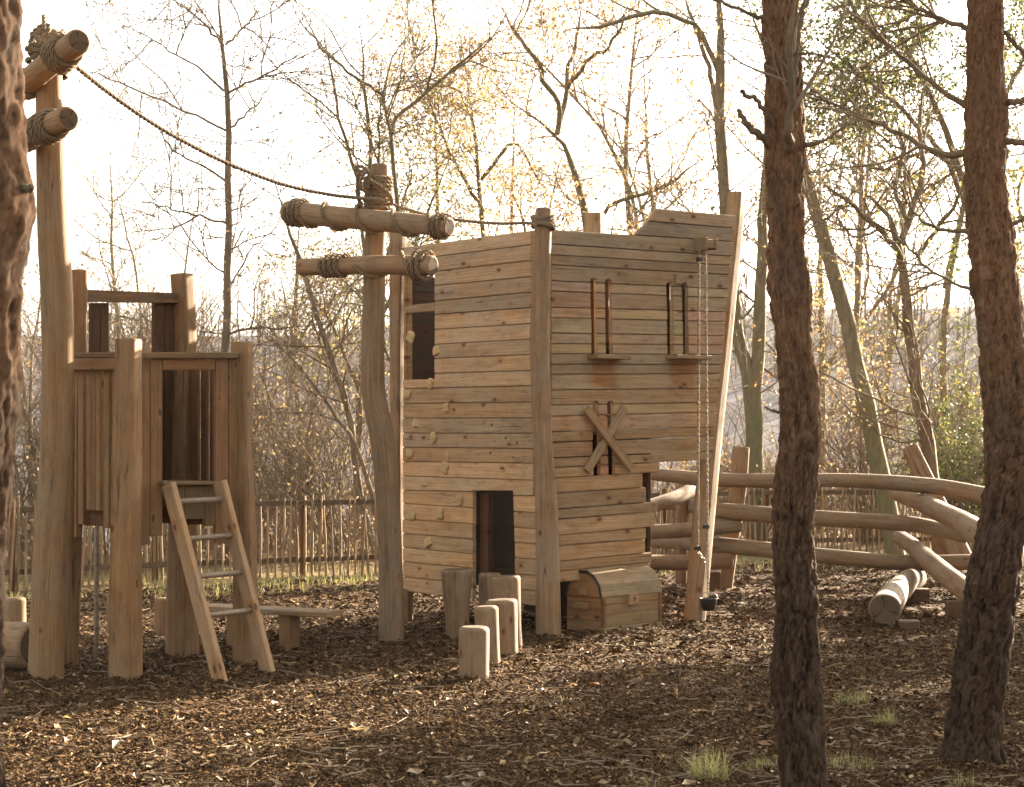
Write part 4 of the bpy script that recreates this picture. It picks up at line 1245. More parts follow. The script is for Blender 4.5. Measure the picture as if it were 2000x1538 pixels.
def zone(n, y0, y1, g, margin=.12, power=2.0):
    """points on the ground in the camera's view, denser near it"""
    a = g.uniform(0, 1, n)
    p = power - 1
    y = (y0 ** -p + a * (y1 ** -p - y0 ** -p)) ** (-1 / p)
    x = (g.uniform(-.5 - margin, .5 + margin, n)) * 2000 / F * y
    return x, y

def quads_on_ground(x, y, length, width, tilt, g, lift, curl=.25):
    n = len(x)
    z = gz(x, y)
    yaw = g.uniform(0, 2 * np.pi, n)
    d = np.stack([np.cos(yaw), np.sin(yaw), g.normal(scale=tilt, size=n)], -1); d = unit(d)
    s = np.stack([-np.sin(yaw), np.cos(yaw), g.normal(scale=tilt, size=n)], -1); s = unit(s)
    up = np.cross(d, s)
    c = np.stack([x, y, z + lift * g.uniform(.2, 1.3, n)], -1)
    L = length[:, None] / 2; W = width[:, None] / 2
    k = (g.uniform(-curl, curl, n))[:, None] * L
    jit = lambda: g.uniform(.65, 1.1, n)[:, None]
    A = c - d * L * jit() - s * W * jit() + up * k; B = c + d * L * jit() - s * W * jit() - up * k * .3
    C = c + d * L * jit() + s * W * jit() + up * k; D = c - d * L * jit() + s * W * jit() - up * k * .3
    V = np.stack([A, B, C, D], 1).reshape(-1, 3)
    V[:, 2] = np.maximum(V[:, 2], np.repeat(z, 4) - .004)
    return V, np.arange(4 * n).reshape(n, 4)

g = np.random.default_rng(11)
x, y = zone(430000, 6.3, 24.5, g, power=2.3)
fence_y = 21.9 + .53 * (x + 1.5)
keep = y < fence_y - 1.0 + g.normal(scale=.35, size=len(x))
x, y = x[keep], y[keep]
ln = g.gamma(2.2, .0080, len(x)) + .006; wd = ln * g.uniform(.10, .36, len(x)) + .002
sz_ = np.clip(y / 10, .85, 1.9)
Vc, Qc = quads_on_ground(x, y, ln * sz_, wd * sz_, .30, g, .012, .5)
o = bpy.data.objects.new("bark_mulch", mesh_np("bark_mulch", Vc, Qc, [CHIP], attrs={'rnd': np.repeat(g.beta(1.0, 1.5, len(x)), 4)})); link(o); o['kind'] = 'stuff'

# fallen leaves
x, y = zone(6500, 6.3, 26, g, power=1.9)
C = np.stack([x, y, gz(x, y) + g.uniform(.008, .03, len(x))], -1)
n = len(x); yaw = g.uniform(0, 6.28, n)
d = unit(np.stack([np.cos(yaw), np.sin(yaw), g.normal(scale=.25, size=n)], -1)); s = unit(np.stack([-np.sin(yaw), np.cos(yaw), g.normal(scale=.35, size=n)], -1)); up = np.cross(d, s)
L = ((g.gamma(4, .0062, n) + .010) * np.where(g.uniform(0, 1, n) < .05, 1.7, 1))[:, None]
a = C - d * L * .5; c = C + d * L * .5 + up * L * g.uniform(-.1, .3, n)[:, None]
b = C - s * L * .27 + up * L * .12 + d * L * .06; e = C + s * L * .27 + up * L * .12 - d * L * .02
m1 = C + d * L * .05
V = np.stack([a, b, m1, e, c], 1).reshape(-1, 3)
i0 = np.arange(n)[:, None] * 5
Qf = np.concatenate([i0 + np.array([[0, 1, 2, 3]])[:, [0, 1, 2, 3]], i0 + np.array([[1, 4, 3, 2]])[:, [0, 1, 2, 3]]], 0)
o = bpy.data.objects.new("fallen_leaves", mesh_np("fallen_leaves", V, Qf, [leaf_material("fallen_leaf", [(0, (.08, .045, .024)), (.5, (.17, .108, .056)), (.85, (.29, .215, .125)), (1, (.40, .31, .15))], .2)], attrs={'rnd': np.repeat(g.uniform(0, 1, n), 5)})); link(o); o['kind'] = 'stuff'
# broken twigs among the mulch
x, y = zone(1500, 6.4, 20, g)
yaw = g.uniform(0, 6.28, len(x)); L = g.gamma(3, .05, len(x)) + .04
t = np.linspace(-.5, .5, 5)[None, :]
px_ = x[:, None] + np.cos(yaw)[:, None] * L[:, None] * t; py_ = y[:, None] + np.sin(yaw)[:, None] * L[:, None] * t + g.normal(scale=.006, size=(len(x), 5))
pz_ = gz(px_, py_) + .016 + g.uniform(-.3, .3, len(x))[:, None] * t * .06
V, Q = tubes(np.stack([px_, py_, pz_], -1), np.repeat((g.uniform(.0015, .0045, len(x)))[:, None], 5, 1), 4)
o = bpy.data.objects.new("twig_litter", mesh_np("twig_litter", V, Q, [TWIG], smooth=True)); link(o); o['kind'] = 'stuff'

# grass
def blades(x, y, z, h, g, lean=.45, w=.0028):
    n = len(x); yaw = g.uniform(0, 6.28, n)
    dirv = np.stack([np.cos(yaw), np.sin(yaw)], -1)
    P0 = np.stack([x, y, z], -1)
    le = (np.abs(g.normal(scale=lean, size=n)) + .1)[:, None]
    tip = P0.copy(); tip[:, :2] += dirv * h[:, None] * le; tip[:, 2] += h * np.clip(1 - le[:, 0] * .5, .3, 1)
    mid = P0 * .5 + tip * .5; mid[:, 2] += h * .12
    s = np.stack([-np.sin(yaw), np.cos(yaw), np.zeros(n)], -1) * w
    V = np.stack([P0 - s, P0 + s, mid + s * .8, mid - s * .8, tip + s * .1, tip - s * .1], 1).reshape(-1, 3)
    i0 = np.arange(n)[:, None] * 6
    Q = np.concatenate([i0 + np.array([[0, 1, 2, 3]]), i0 + np.array([[3, 2, 4, 5]])], 0)
    return V, Q, np.repeat(g.uniform(0, 1, n), 6)
n = 16000
x = g.uniform(-7.5, 8.5, n); fy = 21.9 + .53 * (x + 1.5)
y = fy + g.uniform(-2.6, 1.2, n)
dens = fbm(np.stack([x * .9, y * 1.6], -1), 3, 31)
keep = (dens > .47) & (g.uniform(0, 1, n) < np.clip(1.25 - np.abs(y - (fy - 1.0)) / 1.9, 0.05, 1)) & ((x < .2) | (g.uniform(0, 1, n) < .3))
x, y = x[keep], y[keep]
V, Q, r_ = blades(x, y, gz(x, y), g.uniform(.035, .12, len(x)), g, .6, .004)
o = bpy.data.objects.new("grass", mesh_np("grass", V, Q, [GRASSM], attrs={'rnd': r_})); link(o); o['kind'] = 'stuff'
for (px_, py_, w_, h_, nb, lab) in ((1385, 1512, .10, .17, 170, "largest tuft of pale grass left of the middle pine's foot"), (1490, 1494, .09, .08, 70, "thin low grass tuft touching the middle pine trunk's left side"), (1665, 1372, .10, .09, 110, "grass tuft between the two pines, farther back"),
                                    (1728, 1412, .06, .11, 90, "spiky grass tuft between the two pines, with fallen leaf beside it"), (1660, 1492, .13, .08, 150, "broad flat grass patch right of the middle pine's foot"), (1880, 1534, .05, .10, 40, "small grass tuft at the foot of the right pine"), (1255, 1525, .10, .06, 50, "sparse low grass tuft on the mulch left of the largest tuft")):
    p = G(px_, py_)
    nb = int(nb * 1.7); a_ = g.uniform(0, 6.28, nb); rr_ = np.sqrt(g.uniform(0, 1, nb)) * w_
    x = p.x + np.cos(a_) * rr_; y = p.y + np.sin(a_) * rr_ * 1.2
    V, Q, r_ = blades(x, y, gz(x, y), g.uniform(.45, 1.2, nb) * h_, g, .8, .0012)
    o = bpy.data.objects.new("grass_tuft", mesh_np("grass_tuft", V, Q, [GRASSM], attrs={'rnd': r_})); link(o)
    tag(o, lab, "grass tuft", "grass tufts near the pines")

# ------------------------------------------------------------------ chestnut paling fence
fence = thing("paling_fence", "chestnut paling fence of thin split stakes running along the back of the playground", "fence", G(30, 1150))
FPX = [(-420, 1178), (0, 1152), (300, 1133), (735, 1117), (1000, 1104), (1300, 1090), (1500, 1081), (1920, 1077), (2150, 1076)]
FP = [G(*q) for q in FPX]
fpath = catmull(FP, 400)
fs = np.concatenate([[0], np.cumsum(np.linalg.norm(np.diff(fpath, axis=0), axis=1))])
def fat(s): return Vector([float(np.interp(s, fs, fpath[:, k])) for k in range(3)])
pale_meshes = []
for v in range(8):
    rr = random.Random(v + 60); mb = MB()
    h = .93 + rr.uniform(-.06, .07)
    pts = [(rr.uniform(-.008, .008), rr.uniform(-.004, .004), z) for z in np.linspace(-.03, h, 5)]
    log(mb, pts, [.016, .0155, .015, .013, .009], 6, 5, .12, 0, 0, .004, v)
    pale_meshes.append(mb.mesh("pale", [PALE, END]))
npl = int(fs[-1] / .088)
npl = min(npl, 285)
for i in range(npl):
    s = (i + .5) / npl * fs[-1]
    p = fat(s)
    o = bpy.data.objects.new("pale", pale_meshes[prnd.randrange(8)])
    o.location = Vector((p.x, p.y, float(gz(p.x, p.y)) + .0)) - fence.location
    o.rotation_euler = (prnd.gauss(0, .025), prnd.gauss(0, .045), prnd.uniform(0, 6.28))
    o.scale = (1, 1, prnd.uniform(.94, 1.06))
    k = prnd.uniform(.7, 1.15); o.color = (k, k * prnd.uniform(.88, 1), k * prnd.uniform(.78, .98), 1)
    COL.objects.link(o); o.parent = fence
for zr in (.17, .82):
    for a, b in zip(range(0, 396, 36), range(36, 400, 36)):
        pa, pb2 = Vector(fpath[a]), Vector(fpath[b])
        pa.z = pb2.z = zr
        off_ = Vector((0, .028, 0))
        mb = MB(); beam(mb, pa + off_, pb2 + off_, .022, .06, c=.003); mb.build("rail", TARM, fence)
for s in np.arange(.6, fs[-1], 1.75):
    p = fat(s); mb = MB()
    log(mb, [(p.x, p.y + .085, -.05), (p.x + prnd.uniform(-.01, .01), p.y + .085, .90)], [.038, .035], 12, 6, .03, 0, 0, .008, int(s * 10)); mb.build("post", [CEDAR, END], fence, (.7, .6, .5))

# ------------------------------------------------------------------ the three pines in front
def pine(name, edges, Y, label, z_top, stubs, crown_seed, ylo=None, lean=0.0):
    """edges: (photo row, left edge column, right edge column)"""
    root = thing(name, label, "tree", (((edges[-1][1] + edges[-1][2]) / 2 - CX) / F * Y, Y, 0), "pine trunks close to the camera")
    e = np.array(edges, float)
    z = EYE - (e[:, 0] - HY) / F * Y; cx = ((e[:, 1] + e[:, 2]) / 2 - CX) / F * Y; rad = (e[:, 2] - e[:, 1]) / 2 / F * Y
    o_ = np.argsort(z); z, cx, rad = z[o_], cx[o_], rad[o_]
    zb_ = z[0]
    if zb_ > -.05:
        z = np.concatenate([[-.08, .0], z]) if zb_ > .02 else np.concatenate([[-.08], z])
        k_ = len(z) - len(cx)
        fl = [rad[0] * 1.22, rad[0] * 1.12] if k_ == 2 else [rad[0] * 1.12]
        cx = np.concatenate([[cx[0]] * k_, cx]); rad = np.concatenate([fl, rad])
    zmax = z[-1]
    zz = np.arange(z[0], zmax, .0125); nt = 100
    cxx = np.interp(zz, z, cx); rr_ = np.interp(zz, z, rad)
    ker = np.ones(13) / 13
    sm = lambda a: np.convolve(np.pad(a, 6, mode='edge'), ker, 'valid')
    cxx, rr_ = sm(cxx), sm(rr_)
    th = np.linspace(0, 2 * np.pi, nt, endpoint=False)
    Z, TH = np.meshgrid(zz, th, indexing='ij')
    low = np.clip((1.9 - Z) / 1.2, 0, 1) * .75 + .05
    # bark: furrows follow the contour lines of two noise fields, flakes are their terraces
    def fld(k, kz, o, sd):
        return fbm(np.stack([np.cos(TH) * k, np.sin(TH) * k, Z * kz], -1) + sd * 7.31, o, sd)
    lump = fld(1.3, 4.2, 3, crown_seed + 2) - .5
    wob = (fld(3, 9, 3, crown_seed) - .5) * .25
    n1, n2, n3 = fld(3.9, 7.5, 2, crown_seed + 3), fld(5.6, 19, 2, crown_seed + 4), fld(4.4, 15, 3, crown_seed + 6)
    n4 = fld(8, 36, 3, crown_seed + 8)
    lowf = np.clip((2.1 - Z) / 1.3, 0, 1)
    c1 = 1 - np.clip(np.abs(n1 - .5 + wob * .3) / .040, 0, 1); c2 = 1 - np.clip(np.abs(n2 - .5 + wob * .2) / .034, 0, 1); c4 = 1 - np.clip(np.abs(n4 - .5) / .03, 0, 1)
    q3 = n3 * 11 + wob * 2.2; terr = np.floor(q3) / 11; fr = q3 - np.floor(q3); edge = np.clip(1 - fr / .20, 0, 1)
    crack = np.clip(c1 * (.25 + .9 * lowf) + c2 * (.5 + .4 * lowf) + edge * .62 + c4 * .12, 0, 1)
    fine = fld(15, 100, 3, 3) - .5
    disp = -np.sqrt(c1) * (.002 + .012 * lowf) - np.sqrt(c2) * (.003 + .006 * lowf) - c4 * .001 + (terr - .5) * .046 + (fr - .5) * .003 + fine * .004 + lump * .014
    hsh = np.sin(np.floor(q3) * 12.9898 + np.floor(n1 * 7) * 78.233 + np.floor(n2 * 5) * 37.7) * 43758.5453; hsh = hsh - np.floor(hsh)
    cell = np.clip(.75 * hsh + .25 * ((n2 - .5) * 2.4 + .5), 0, 1); cell2 = fld(14, 10, 2, 77)
    Rr = rr_[:, None] + disp
    V = np.stack([cxx[:, None] + Rr * np.cos(TH), Y + Rr * np.sin(TH), Z], -1).reshape(-1, 3)
    n, m = Z.shape; idx = np.arange(n * m).reshape(n, m)
    a = idx[:-1]; b = np.roll(a, -1, 1); d = idx[1:]; c = np.roll(d, -1, 1)
    Q = np.stack([a, b, c, d], -1).reshape(-1, 4)
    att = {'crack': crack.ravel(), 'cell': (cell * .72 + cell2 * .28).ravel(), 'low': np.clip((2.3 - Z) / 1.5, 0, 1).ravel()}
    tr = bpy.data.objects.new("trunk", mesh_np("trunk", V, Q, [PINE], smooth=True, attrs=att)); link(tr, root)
    # the trunk above the picture, plain
    top = [(cxx[-1], Y, zmax - .02), (cxx[-1] + lean, Y + .05, zmax + (z_top - zmax) * .5), (cxx[-1] + lean * 1.6, Y + .1, z_top)]
    pth = catmull(top, 14)
    V, Q = tubes(pth[None], np.linspace(rr_[-1], .03, 14)[None], 14)
    at0 = {'crack': np.zeros(len(V)), 'cell': g.uniform(0, 1, len(V)), 'low': np.zeros(len(V))}
    up_ = bpy.data.objects.new("upper_trunk", mesh_np("upper_trunk", V, Q, [PINE], smooth=True, attrs=at0)); link(up_, root)
    gg = np.random.default_rng(crown_seed)
    for q in stubs:
        pts = [P(a_, b_, Y + dy) for a_, b_, dy, w in q]
        pth = catmull(pts, 18)
        rw = np.interp(np.linspace(0, 1, 18), np.linspace(0, 1, len(q)), [w / 2 * Y / F for *_, w in q])
        pth = pth + gg.normal(scale=.004, size=pth.shape)
        Pl, Rl = [pth[None]], [rw[None]]
        V, Q = tubes(pth[None], rw[None], 9)
        c0 = len(V); V = np.vstack([V, pth[-1:]])
        br = bpy.data.objects.new("branch", mesh_np("branch", V, Q, [BARK_BROWN], smooth=True)); link(br, root)
        if len(q) > 4:   # a living branch carries finer twigs
            tw, tr_ = sprout(pth[None], rw[None], 16, .25, .98, (25, 60), .55, .5, .12, .02, .012, 7, gg, rmin=.0018)
            t2, r2 = sprout(tw, tr_, 60, .2, 1, (20, 55), .25, .4, .15, .02, .01, 5, gg, rmin=.0012)
            V1, Q1 = tubes(tw, tr_, 4); V2, Q2 = tubes(t2, r2, 3)
            V = np.vstack([V1, V2]); Q = np.vstack([Q1, Q2 + len(V1)])
            ob = bpy.data.objects.new("twigs", mesh_np("twigs", V, Q, [TWIG], smooth=True)); link(ob, br)
    # crown above the frame
    base = catmull(top, 14)[None]; br_ = np.linspace(rr_[-1], .03, 14)[None]
    l1, r1 = sprout(base, br_, 26, .25, 1, (55, 90), 1.5, .35, .1, .03, .02, 8, gg, rmin=.006)
    l2, r2 = sprout(l1, r1, 160, .3, 1, (25, 60), .5, .4, .12, .03, .015, 5, gg, rmin=.003)
    tips = l2[:, 2:].reshape(-1, 3)
    Cn = np.repeat(tips, 16, 0) + gg.normal(scale=.05, size=(len(tips) * 16, 3))
    Vn, Qn, rn = leaves_at(Cn, .10, .3, gg, -.2, .10)
    V1, Q1 = tubes(l1, r1, 5); V2, Q2 = tubes(l2, r2, 3)
    V = np.vstack([V1, V2, Vn]); Q = np.vstack([Q1, Q2 + len(V1), Qn + len(V1) + len(V2)])
    mi = np.concatenate([np.zeros(len(Q1) + len(Q2), int), np.ones(len(Qn), int)])
    ob = bpy.data.objects.new("crown", mesh_np("crown", V, Q, [TWIG, NEEDLE], mi, attrs={'rnd': np.concatenate([np.zeros(len(V1) + len(V2)), rn])})); link(ob, root)
    return root

MIDP = [(-40, 1487, 1552), (0, 1489, 1553), (137, 1493, 1564), (240, 1496, 1570), (285, 1497, 1573), (330, 1499, 1570), (410, 1500, 1568), (500, 1502, 1573), (546, 1498, 1584), (570, 1500, 1588), (600, 1508, 1587), (683, 1514, 1587), (720, 1519, 1593), (779, 1521, 1605), (800, 1521, 1606), (830, 1521, 1602),
        (896, 1520, 1598), (972, 1510, 1594), (1060, 1508, 1590), (1140, 1512, 1596), (1220, 1515, 1598), (1310, 1510, 1600), (1338, 1505, 1607), (1360, 1508, 1605), (1440, 1515, 1609), (1538, 1526, 1618), (1575, 1528, 1626)]
pine("pine_tree", MIDP, 8.02, "reddish barked pine trunk in the foreground right of the ship, with broken branch stubs", 8.0,
     [[(1525, 270, .0, 17), (1508, 240, -.06, 13), (1480, 200, -.1, 10), (1444, 179, -.14, 9)], [(1512, 295, 0, 20), (1490, 268, -.05, 16), (1468, 254, -.08, 14), (1440, 214, -.1, 9)],
      [(1540, 290, -.08, 20), (1541, 250, -.16, 17), (1548, 180, -.19, 14), (1541, 118, -.2, 13), (1539, 68, -.2, 12)], [(1552, 150, -.08, 15), (1557, 80, -.1, 13), (1566, 30, -.1, 12), (1580, -10, -.1, 11)],
      [(1565, 288, 0, 14), (1590, 281, -.05, 8), (1620, 268, -.06, 6), (1655, 244, -.08, 4)], [(1505, 45, 0, 12), (1470, 30, -.03, 8), (1430, 14, -.05, 7), (1385, -4, -.05, 6)],
      [(1545, 106, -.18, 8), (1580, 104, -.2, 5), (1624, 113, -.2, 3)], [(1524, 806, 0, 6), (1508, 803, -.05, 5), (1494, 799, -.06, 4)]], 101)
RIGP = [(-40, 1893, 1960), (0, 1892, 1962), (114, 1887, 1960), (180, 1886, 1964), (215, 1885, 1970), (250, 1884, 1966), (318, 1884, 1964), (400, 1887, 1969), (455, 1889, 1978), (520, 1895, 1985), (592, 1904, 1994), (640, 1908, 2003), (740, 1919, 2022), (857, 1926, 2034), (930, 1925, 2030), (1000, 1918, 2014), (1080, 1898, 1996), (1180, 1880, 1988),
        (1260, 1870, 1977), (1360, 1855, 1962), (1440, 1848, 1956), (1478, 1838, 1962), (1492, 1828, 1972)]
pine("pine_tree", RIGP, 9.06, "thick leaning pine trunk at the right edge with flared foot and deep furrowed bark", 8.5,
     [[(1905, 300, 0, 17), (1850, 300, .1, 11), (1800, 285, .25, 10), (1740, 252, .4, 9), (1670, 222, .5, 7), (1580, 180, .6, 4)], [(1900, 215, 0, 15), (1840, 178, .1, 10), (1770, 120, .2, 9), (1700, 60, .3, 8), (1655, -5, .4, 7)],
      [(1905, 452, 0, 13), (1860, 452, .1, 8), (1815, 440, .2, 7), (1780, 405, .3, 5), (1755, 360, .3, 4)], [(1915, 575, 0, 9), (1870, 555, .1, 6), (1820, 530, .2, 5), (1760, 470, .3, 4), (1700, 430, .3, 3)],
      [(1955, 205, -.05, 16), (1985, 198, -.08, 13), (2030, 190, -.1, 12)], [(1955, 275, 0, 16), (1990, 280, -.05, 13), (2030, 285, -.06, 12)], [(1960, 60, 0, 12), (1985, 90, 0, 9), (2020, 130, 0, 7)], [(1975, 440, 0, 10), (2000, 428, 0, 7), (2030, 425, 0, 6)],
      [(1900, 60, 0, 12), (1860, 45, .05, 9), (1800, 20, .1, 8), (1740, -10, .1, 6), (1690, -30, .1, 5)]], 102)
LEFP = [(-60, -150, 40), (0, -148, 40), (150, -146, 42), (330, -142, 43), (370, -138, 68), (400, -138, 68), (455, -140, 62), (510, -140, 50), (560, -142, 44), (700, -146, 38), (850, -150, 31), (1000, -158, 17), (1150, -166, 5), (1300, -172, -2), (1500, -176, 4), (1540, -178, 12), (1620, -180, 16), (2100, -190, 20)]
pine("pine_tree", LEFP, 5.6, "blurred rough barked trunk cut by the left edge, nearest of all", 7.5, [[(20, 372, 0, 30), (50, 368, -.06, 20), (66, 366, -.08, 10)]], 103)

# ------------------------------------------------------------------ woodland behind
def tree(name, label, cat, limbs, seed, bark, leaf=None, group=None, n1=26, n2=150, n3=500, len1=2.2, len2=.9, len3=.4, nleaf=0, lsize=.055, t0=.2, up=.03, ang=(35, 75), flat=.0, wig=.13, base=None, leaf_scatter=.05, lsl=.5, tr_seg=16, droop=.5):
    gg = np.random.default_rng(seed)
    N = tr_seg
    P0 = np.array([catmull([v for v, r_ in l], N) for l in limbs]); R0 = np.array([np.interp(np.linspace(0, 1, N), np.linspace(0, 1, len(l)), [r_ for v, r_ in l]) for l in limbs])
    R0 = R0 * np.where(np.linspace(0, 1, N) > .72, np.linspace(1, 0, N) / .28, 1.0)[None, :].clip(.12, 1)
    P0[:, 1:-1] += gg.normal(scale=.012, size=P0[:, 1:-1].shape)
    b = base if base is not None else Vector(limbs[0][0][0])
    root = thing(name, label, cat, (b[0], b[1], b[2]), group)
    V, Q = tubes(P0, R0, 10)
    parts = [(V, Q)]
    l1, r1 = sprout(P0, R0, n1, t0, 1, ang, len1, .5, wig, up, .0085, 12, gg, rmin=.0055, flat=flat)
    V1, Q1 = tubes(l1, r1, 5)
    V = np.vstack([V, V1]); Q = np.vstack([Q, Q1 + len(V) - len(V1)])
    tr = bpy.data.objects.new("trunk", mesh_np("trunk", V, Q, [bark], smooth=True)); link(tr, root)
    al, ar = np.concatenate([l1]), r1
    l2, r2 = sprout(l1, r1, n2, .12, 1, (25, 65), len2, .5, wig * 1.1, up * .6, .010, 7, gg, rmin=.0040, flat=flat)
    l3, r3 = sprout(np.concatenate([l2]), r2, n3, .1, 1, (20, 60), len3, .5, wig * 1.2, up * .4, .008, 5, gg, rmin=.0027, flat=flat)
    V2, Q2 = tubes(l2, r2, 4); V3, Q3 = tubes(l3, r3, 3)
    V = np.vstack([V2, V3]); Q = np.vstack([Q2, Q3 + len(V2)]); rn = np.zeros(len(V)); mi = np.zeros(len(Q), int)
    mats = [TWIG]
    if nleaf and leaf:
        sel = gg.choice(len(l3), max(4, int(len(l3) * .45)), replace=False); src = l3[sel][:, 1:].reshape(-1, 3)
        C = src[gg.integers(0, len(src), nleaf)] + gg.normal(scale=leaf_scatter, size=(nleaf, 3))
        Vl, Ql, rl = leaves_at(C, lsize, .4, gg, droop, lsl)
        Q = np.vstack([Q, Ql + len(V)]); V = np.vstack([V, Vl]); rn = np.concatenate([rn, rl]); mi = np.concatenate([mi, np.ones(len(Ql), int)]); mats.append(leaf)
    cr = bpy.data.objects.new("crown", mesh_np("crown", V, Q, mats, mi, attrs={'rnd': rn})); link(cr, root)
    return root

def L_(pts, Y, dY=0.0):
    """photo polyline (px, py, width px) at depth Y -> limb; dY spreads the depth along it"""
    n = len(pts)
    return [(P(a, b, Y + dY * i / max(1, n - 1)), w / 2 * (Y + dY * i / max(1, n - 1)) / F) for i, (a, b, w) in enumerate(pts)]

tree("bare_tree", "slender straight bare tree rising behind the lookout tower", "tree", [L_([(430, 1128, 20), (436, 900, 18), (441, 673, 18), (446, 546, 17), (448, 400, 15), (446, 255, 14), (441, 182, 12), (436, 86, 11), (430, -10, 9), (426, -160, 6)], 23.2),
     L_([(437, 90, 5), (400, 50, 4), (337, 0, 3), (290, -30, 2)], 23.2, -.8), L_([(437, 178, 5), (380, 130, 4), (310, 85, 3), (255, 55, 2.4), (200, 40, 1.6)], 23.2, -1), L_([(443, 256, 5), (380, 225, 4.5), (290, 185, 4), (200, 150, 3), (140, 120, 2)], 23.2, .9), L_([(447, 358, 5), (400, 325, 4), (340, 295, 3.5), (310, 255, 2.5), (280, 200, 2)], 23.2, -1.2),
     L_([(441, 88, 5), (480, 50, 4), (523, 0, 3)], 23.2, .5), L_([(446, 182, 5), (500, 155, 4), (560, 123, 3), (620, 80, 2)], 23.2, -.7), L_([(447, 250, 5), (490, 215, 3.5), (520, 180, 2.5), (545, 130, 2)], 23.2, .8), L_([(448, 440, 5), (380, 420, 4), (310, 400, 3), (240, 395, 2)], 23.2, -1), L_([(448, 560, 4), (500, 480, 3), (560, 440, 2)], 23.2, .6)], 201, BARK_GREY, YELLOW, n1=80, n2=620, n3=2600, len1=1.7, len2=1.0, len3=.45, nleaf=300, t0=.28, ang=(55, 95), up=.03, wig=.16)
tree("bare_tree", "thin leaning bare tree whose stem slants up left of the ship mast", "tree", [L_([(742, 1100, 16), (726, 1060, 15), (697, 942, 13), (690, 850, 13), (675, 794, 13), (648, 706, 11), (625, 635, 11), (590, 518, 9), (556, 420, 7), (520, 300, 5)], 24.0), L_([(735, 1010, 10), (726, 966, 9), (690, 864, 8), (628, 771, 7), (558, 689, 5), (500, 640, 4)], 24.0, -.5)], 202, BARK_GREY, YELLOW, n1=30, n2=180, n3=800, len1=1.5, len2=.7, len3=.35, nleaf=220)
tree("bare_tree", "bare tree of three slim stems fanning out behind the ship mast's head", "tree", [L_([(785, 1090, 22), (778, 700, 18), (777, 397, 13), (771, 327, 12), (763, 252, 12), (749, 190, 9), (760, 123, 8), (817, 34, 6), (819, -20, 5)], 25.0),
     L_([(740, 900, 14), (728, 500, 12), (724, 319, 10), (721, 232, 9), (707, 157, 9), (712, 117, 8), (705, 78, 8), (707, -10, 7)], 25.4), L_([(720, 600, 9), (700, 380, 8), (693, 330, 7.5), (665, 246, 7), (651, 168, 6), (637, 92, 5), (629, -10, 4)], 25.2),
     L_([(766, 262, 9), (768, 243, 8), (791, 215, 7), (833, 182, 6), (886, 134, 5), (984, 53, 3)], 25.0, .6), L_([(748, 186, 7), (720, 168, 6), (680, 142, 5), (640, 105, 5), (600, 60, 4), (560, 0, 3)], 25.0, -.8)], 203, BARK_PALE, YELLOW, n1=48, n2=300, n3=1400, len1=1.9, len2=.9, len3=.4, nleaf=700, t0=.25, base=P(785, 1090, 25.0))
tree("spreading_tree", "large crooked tree with spreading limbs and golden leaves above the ship", "tree", [L_([(1196, 1085, 36), (1180, 700, 30), (1143, 428, 25), (1123, 335, 22), (1104, 285, 20), (1073, 252, 17), (1031, 218, 13), (989, 193, 10), (955, 150, 7)], 27.0),
     L_([(1088, 262, 12), (1098, 207, 11), (1109, 168, 10), (1107, 134, 9), (1123, 103, 7), (1129, 64, 6), (1136, 28, 5), (1138, -20, 4)], 27.0, .5), L_([(1092, 240, 11), (1090, 201, 10), (1067, 168, 10), (1053, 131, 9), (1031, 95, 8), (998, 56, 7), (975, -5, 6)], 27.0, -.5),
     L_([(1109, 172, 9), (1129, 145, 9), (1157, 109, 8), (1188, 98, 7), (1210, 62, 6), (1220, 36, 5), (1219, -10, 5)], 27.0, -1.0), L_([(1150, 520, 9), (1185, 410, 9), (1240, 385, 8), (1300, 362, 7), (1360, 320, 6), (1400, 290, 5)], 27.0, -.8)],
     204, BARK_PALE, YELLOW, n1=60, n2=340, n3=1500, len1=1.5, len2=.8, len3=.45, nleaf=8500, lsize=.062, t0=.3, wig=.2, base=P(1196, 1085, 27.0), leaf_scatter=.12)
tree("spreading_tree", "pale trunked tree standing directly behind the ship's raked stern post", "tree", [L_([(1475, 1085, 40), (1470, 820, 36), (1438, 620, 28), (1420, 480, 25), (1412, 330, 23), (1406, 252, 22), (1408, 112, 21), (1403, -20, 18), (1400, -200, 12)], 25.5),
     L_([(1476, 900, 28), (1484, 623, 27), (1492, 400, 22), (1500, 200, 15), (1498, 40, 10), (1490, -100, 8)], 25.5), L_([(1407, 150, 13), (1385, 95, 11), (1365, 55, 9), (1350, 45, 9), (1300, 28, 9), (1257, 28, 9), (1216, 39, 8), (1162, 53, 7), (1118, 56, 6), (1062, 84, 4)], 25.5, -1.2), L_([(1408, 240, 12), (1392, 170, 10), (1375, 100, 9), (1345, 20, 8), (1325, -30, 8)], 25.5, .4)],
     205, BARK_PALE, BROWNL, n1=56, n2=280, n3=900, len1=1.7, len2=.8, len3=.4, nleaf=1900, lsize=.07, t0=.2, lsl=.35, droop=1.6)
tree("leaning_tree", "smooth pale olive trunk leaning left between the two front pines", "tree", [L_([(1752, 1100, 38), (1745, 1060, 37), (1720, 923, 35), (1689, 779, 33), (1657, 654, 31), (1630, 545, 29), (1599, 428, 27), (1575, 350, 24), (1556, 270, 20), (1525, 170, 18), (1478, 45, 16), (1445, -40, 14)], 22.6)], 206, BARK_PALE, OLIVE, n1=22, n2=90, n3=300, len1=1.4, len2=.7, len3=.35, nleaf=120, t0=.45)
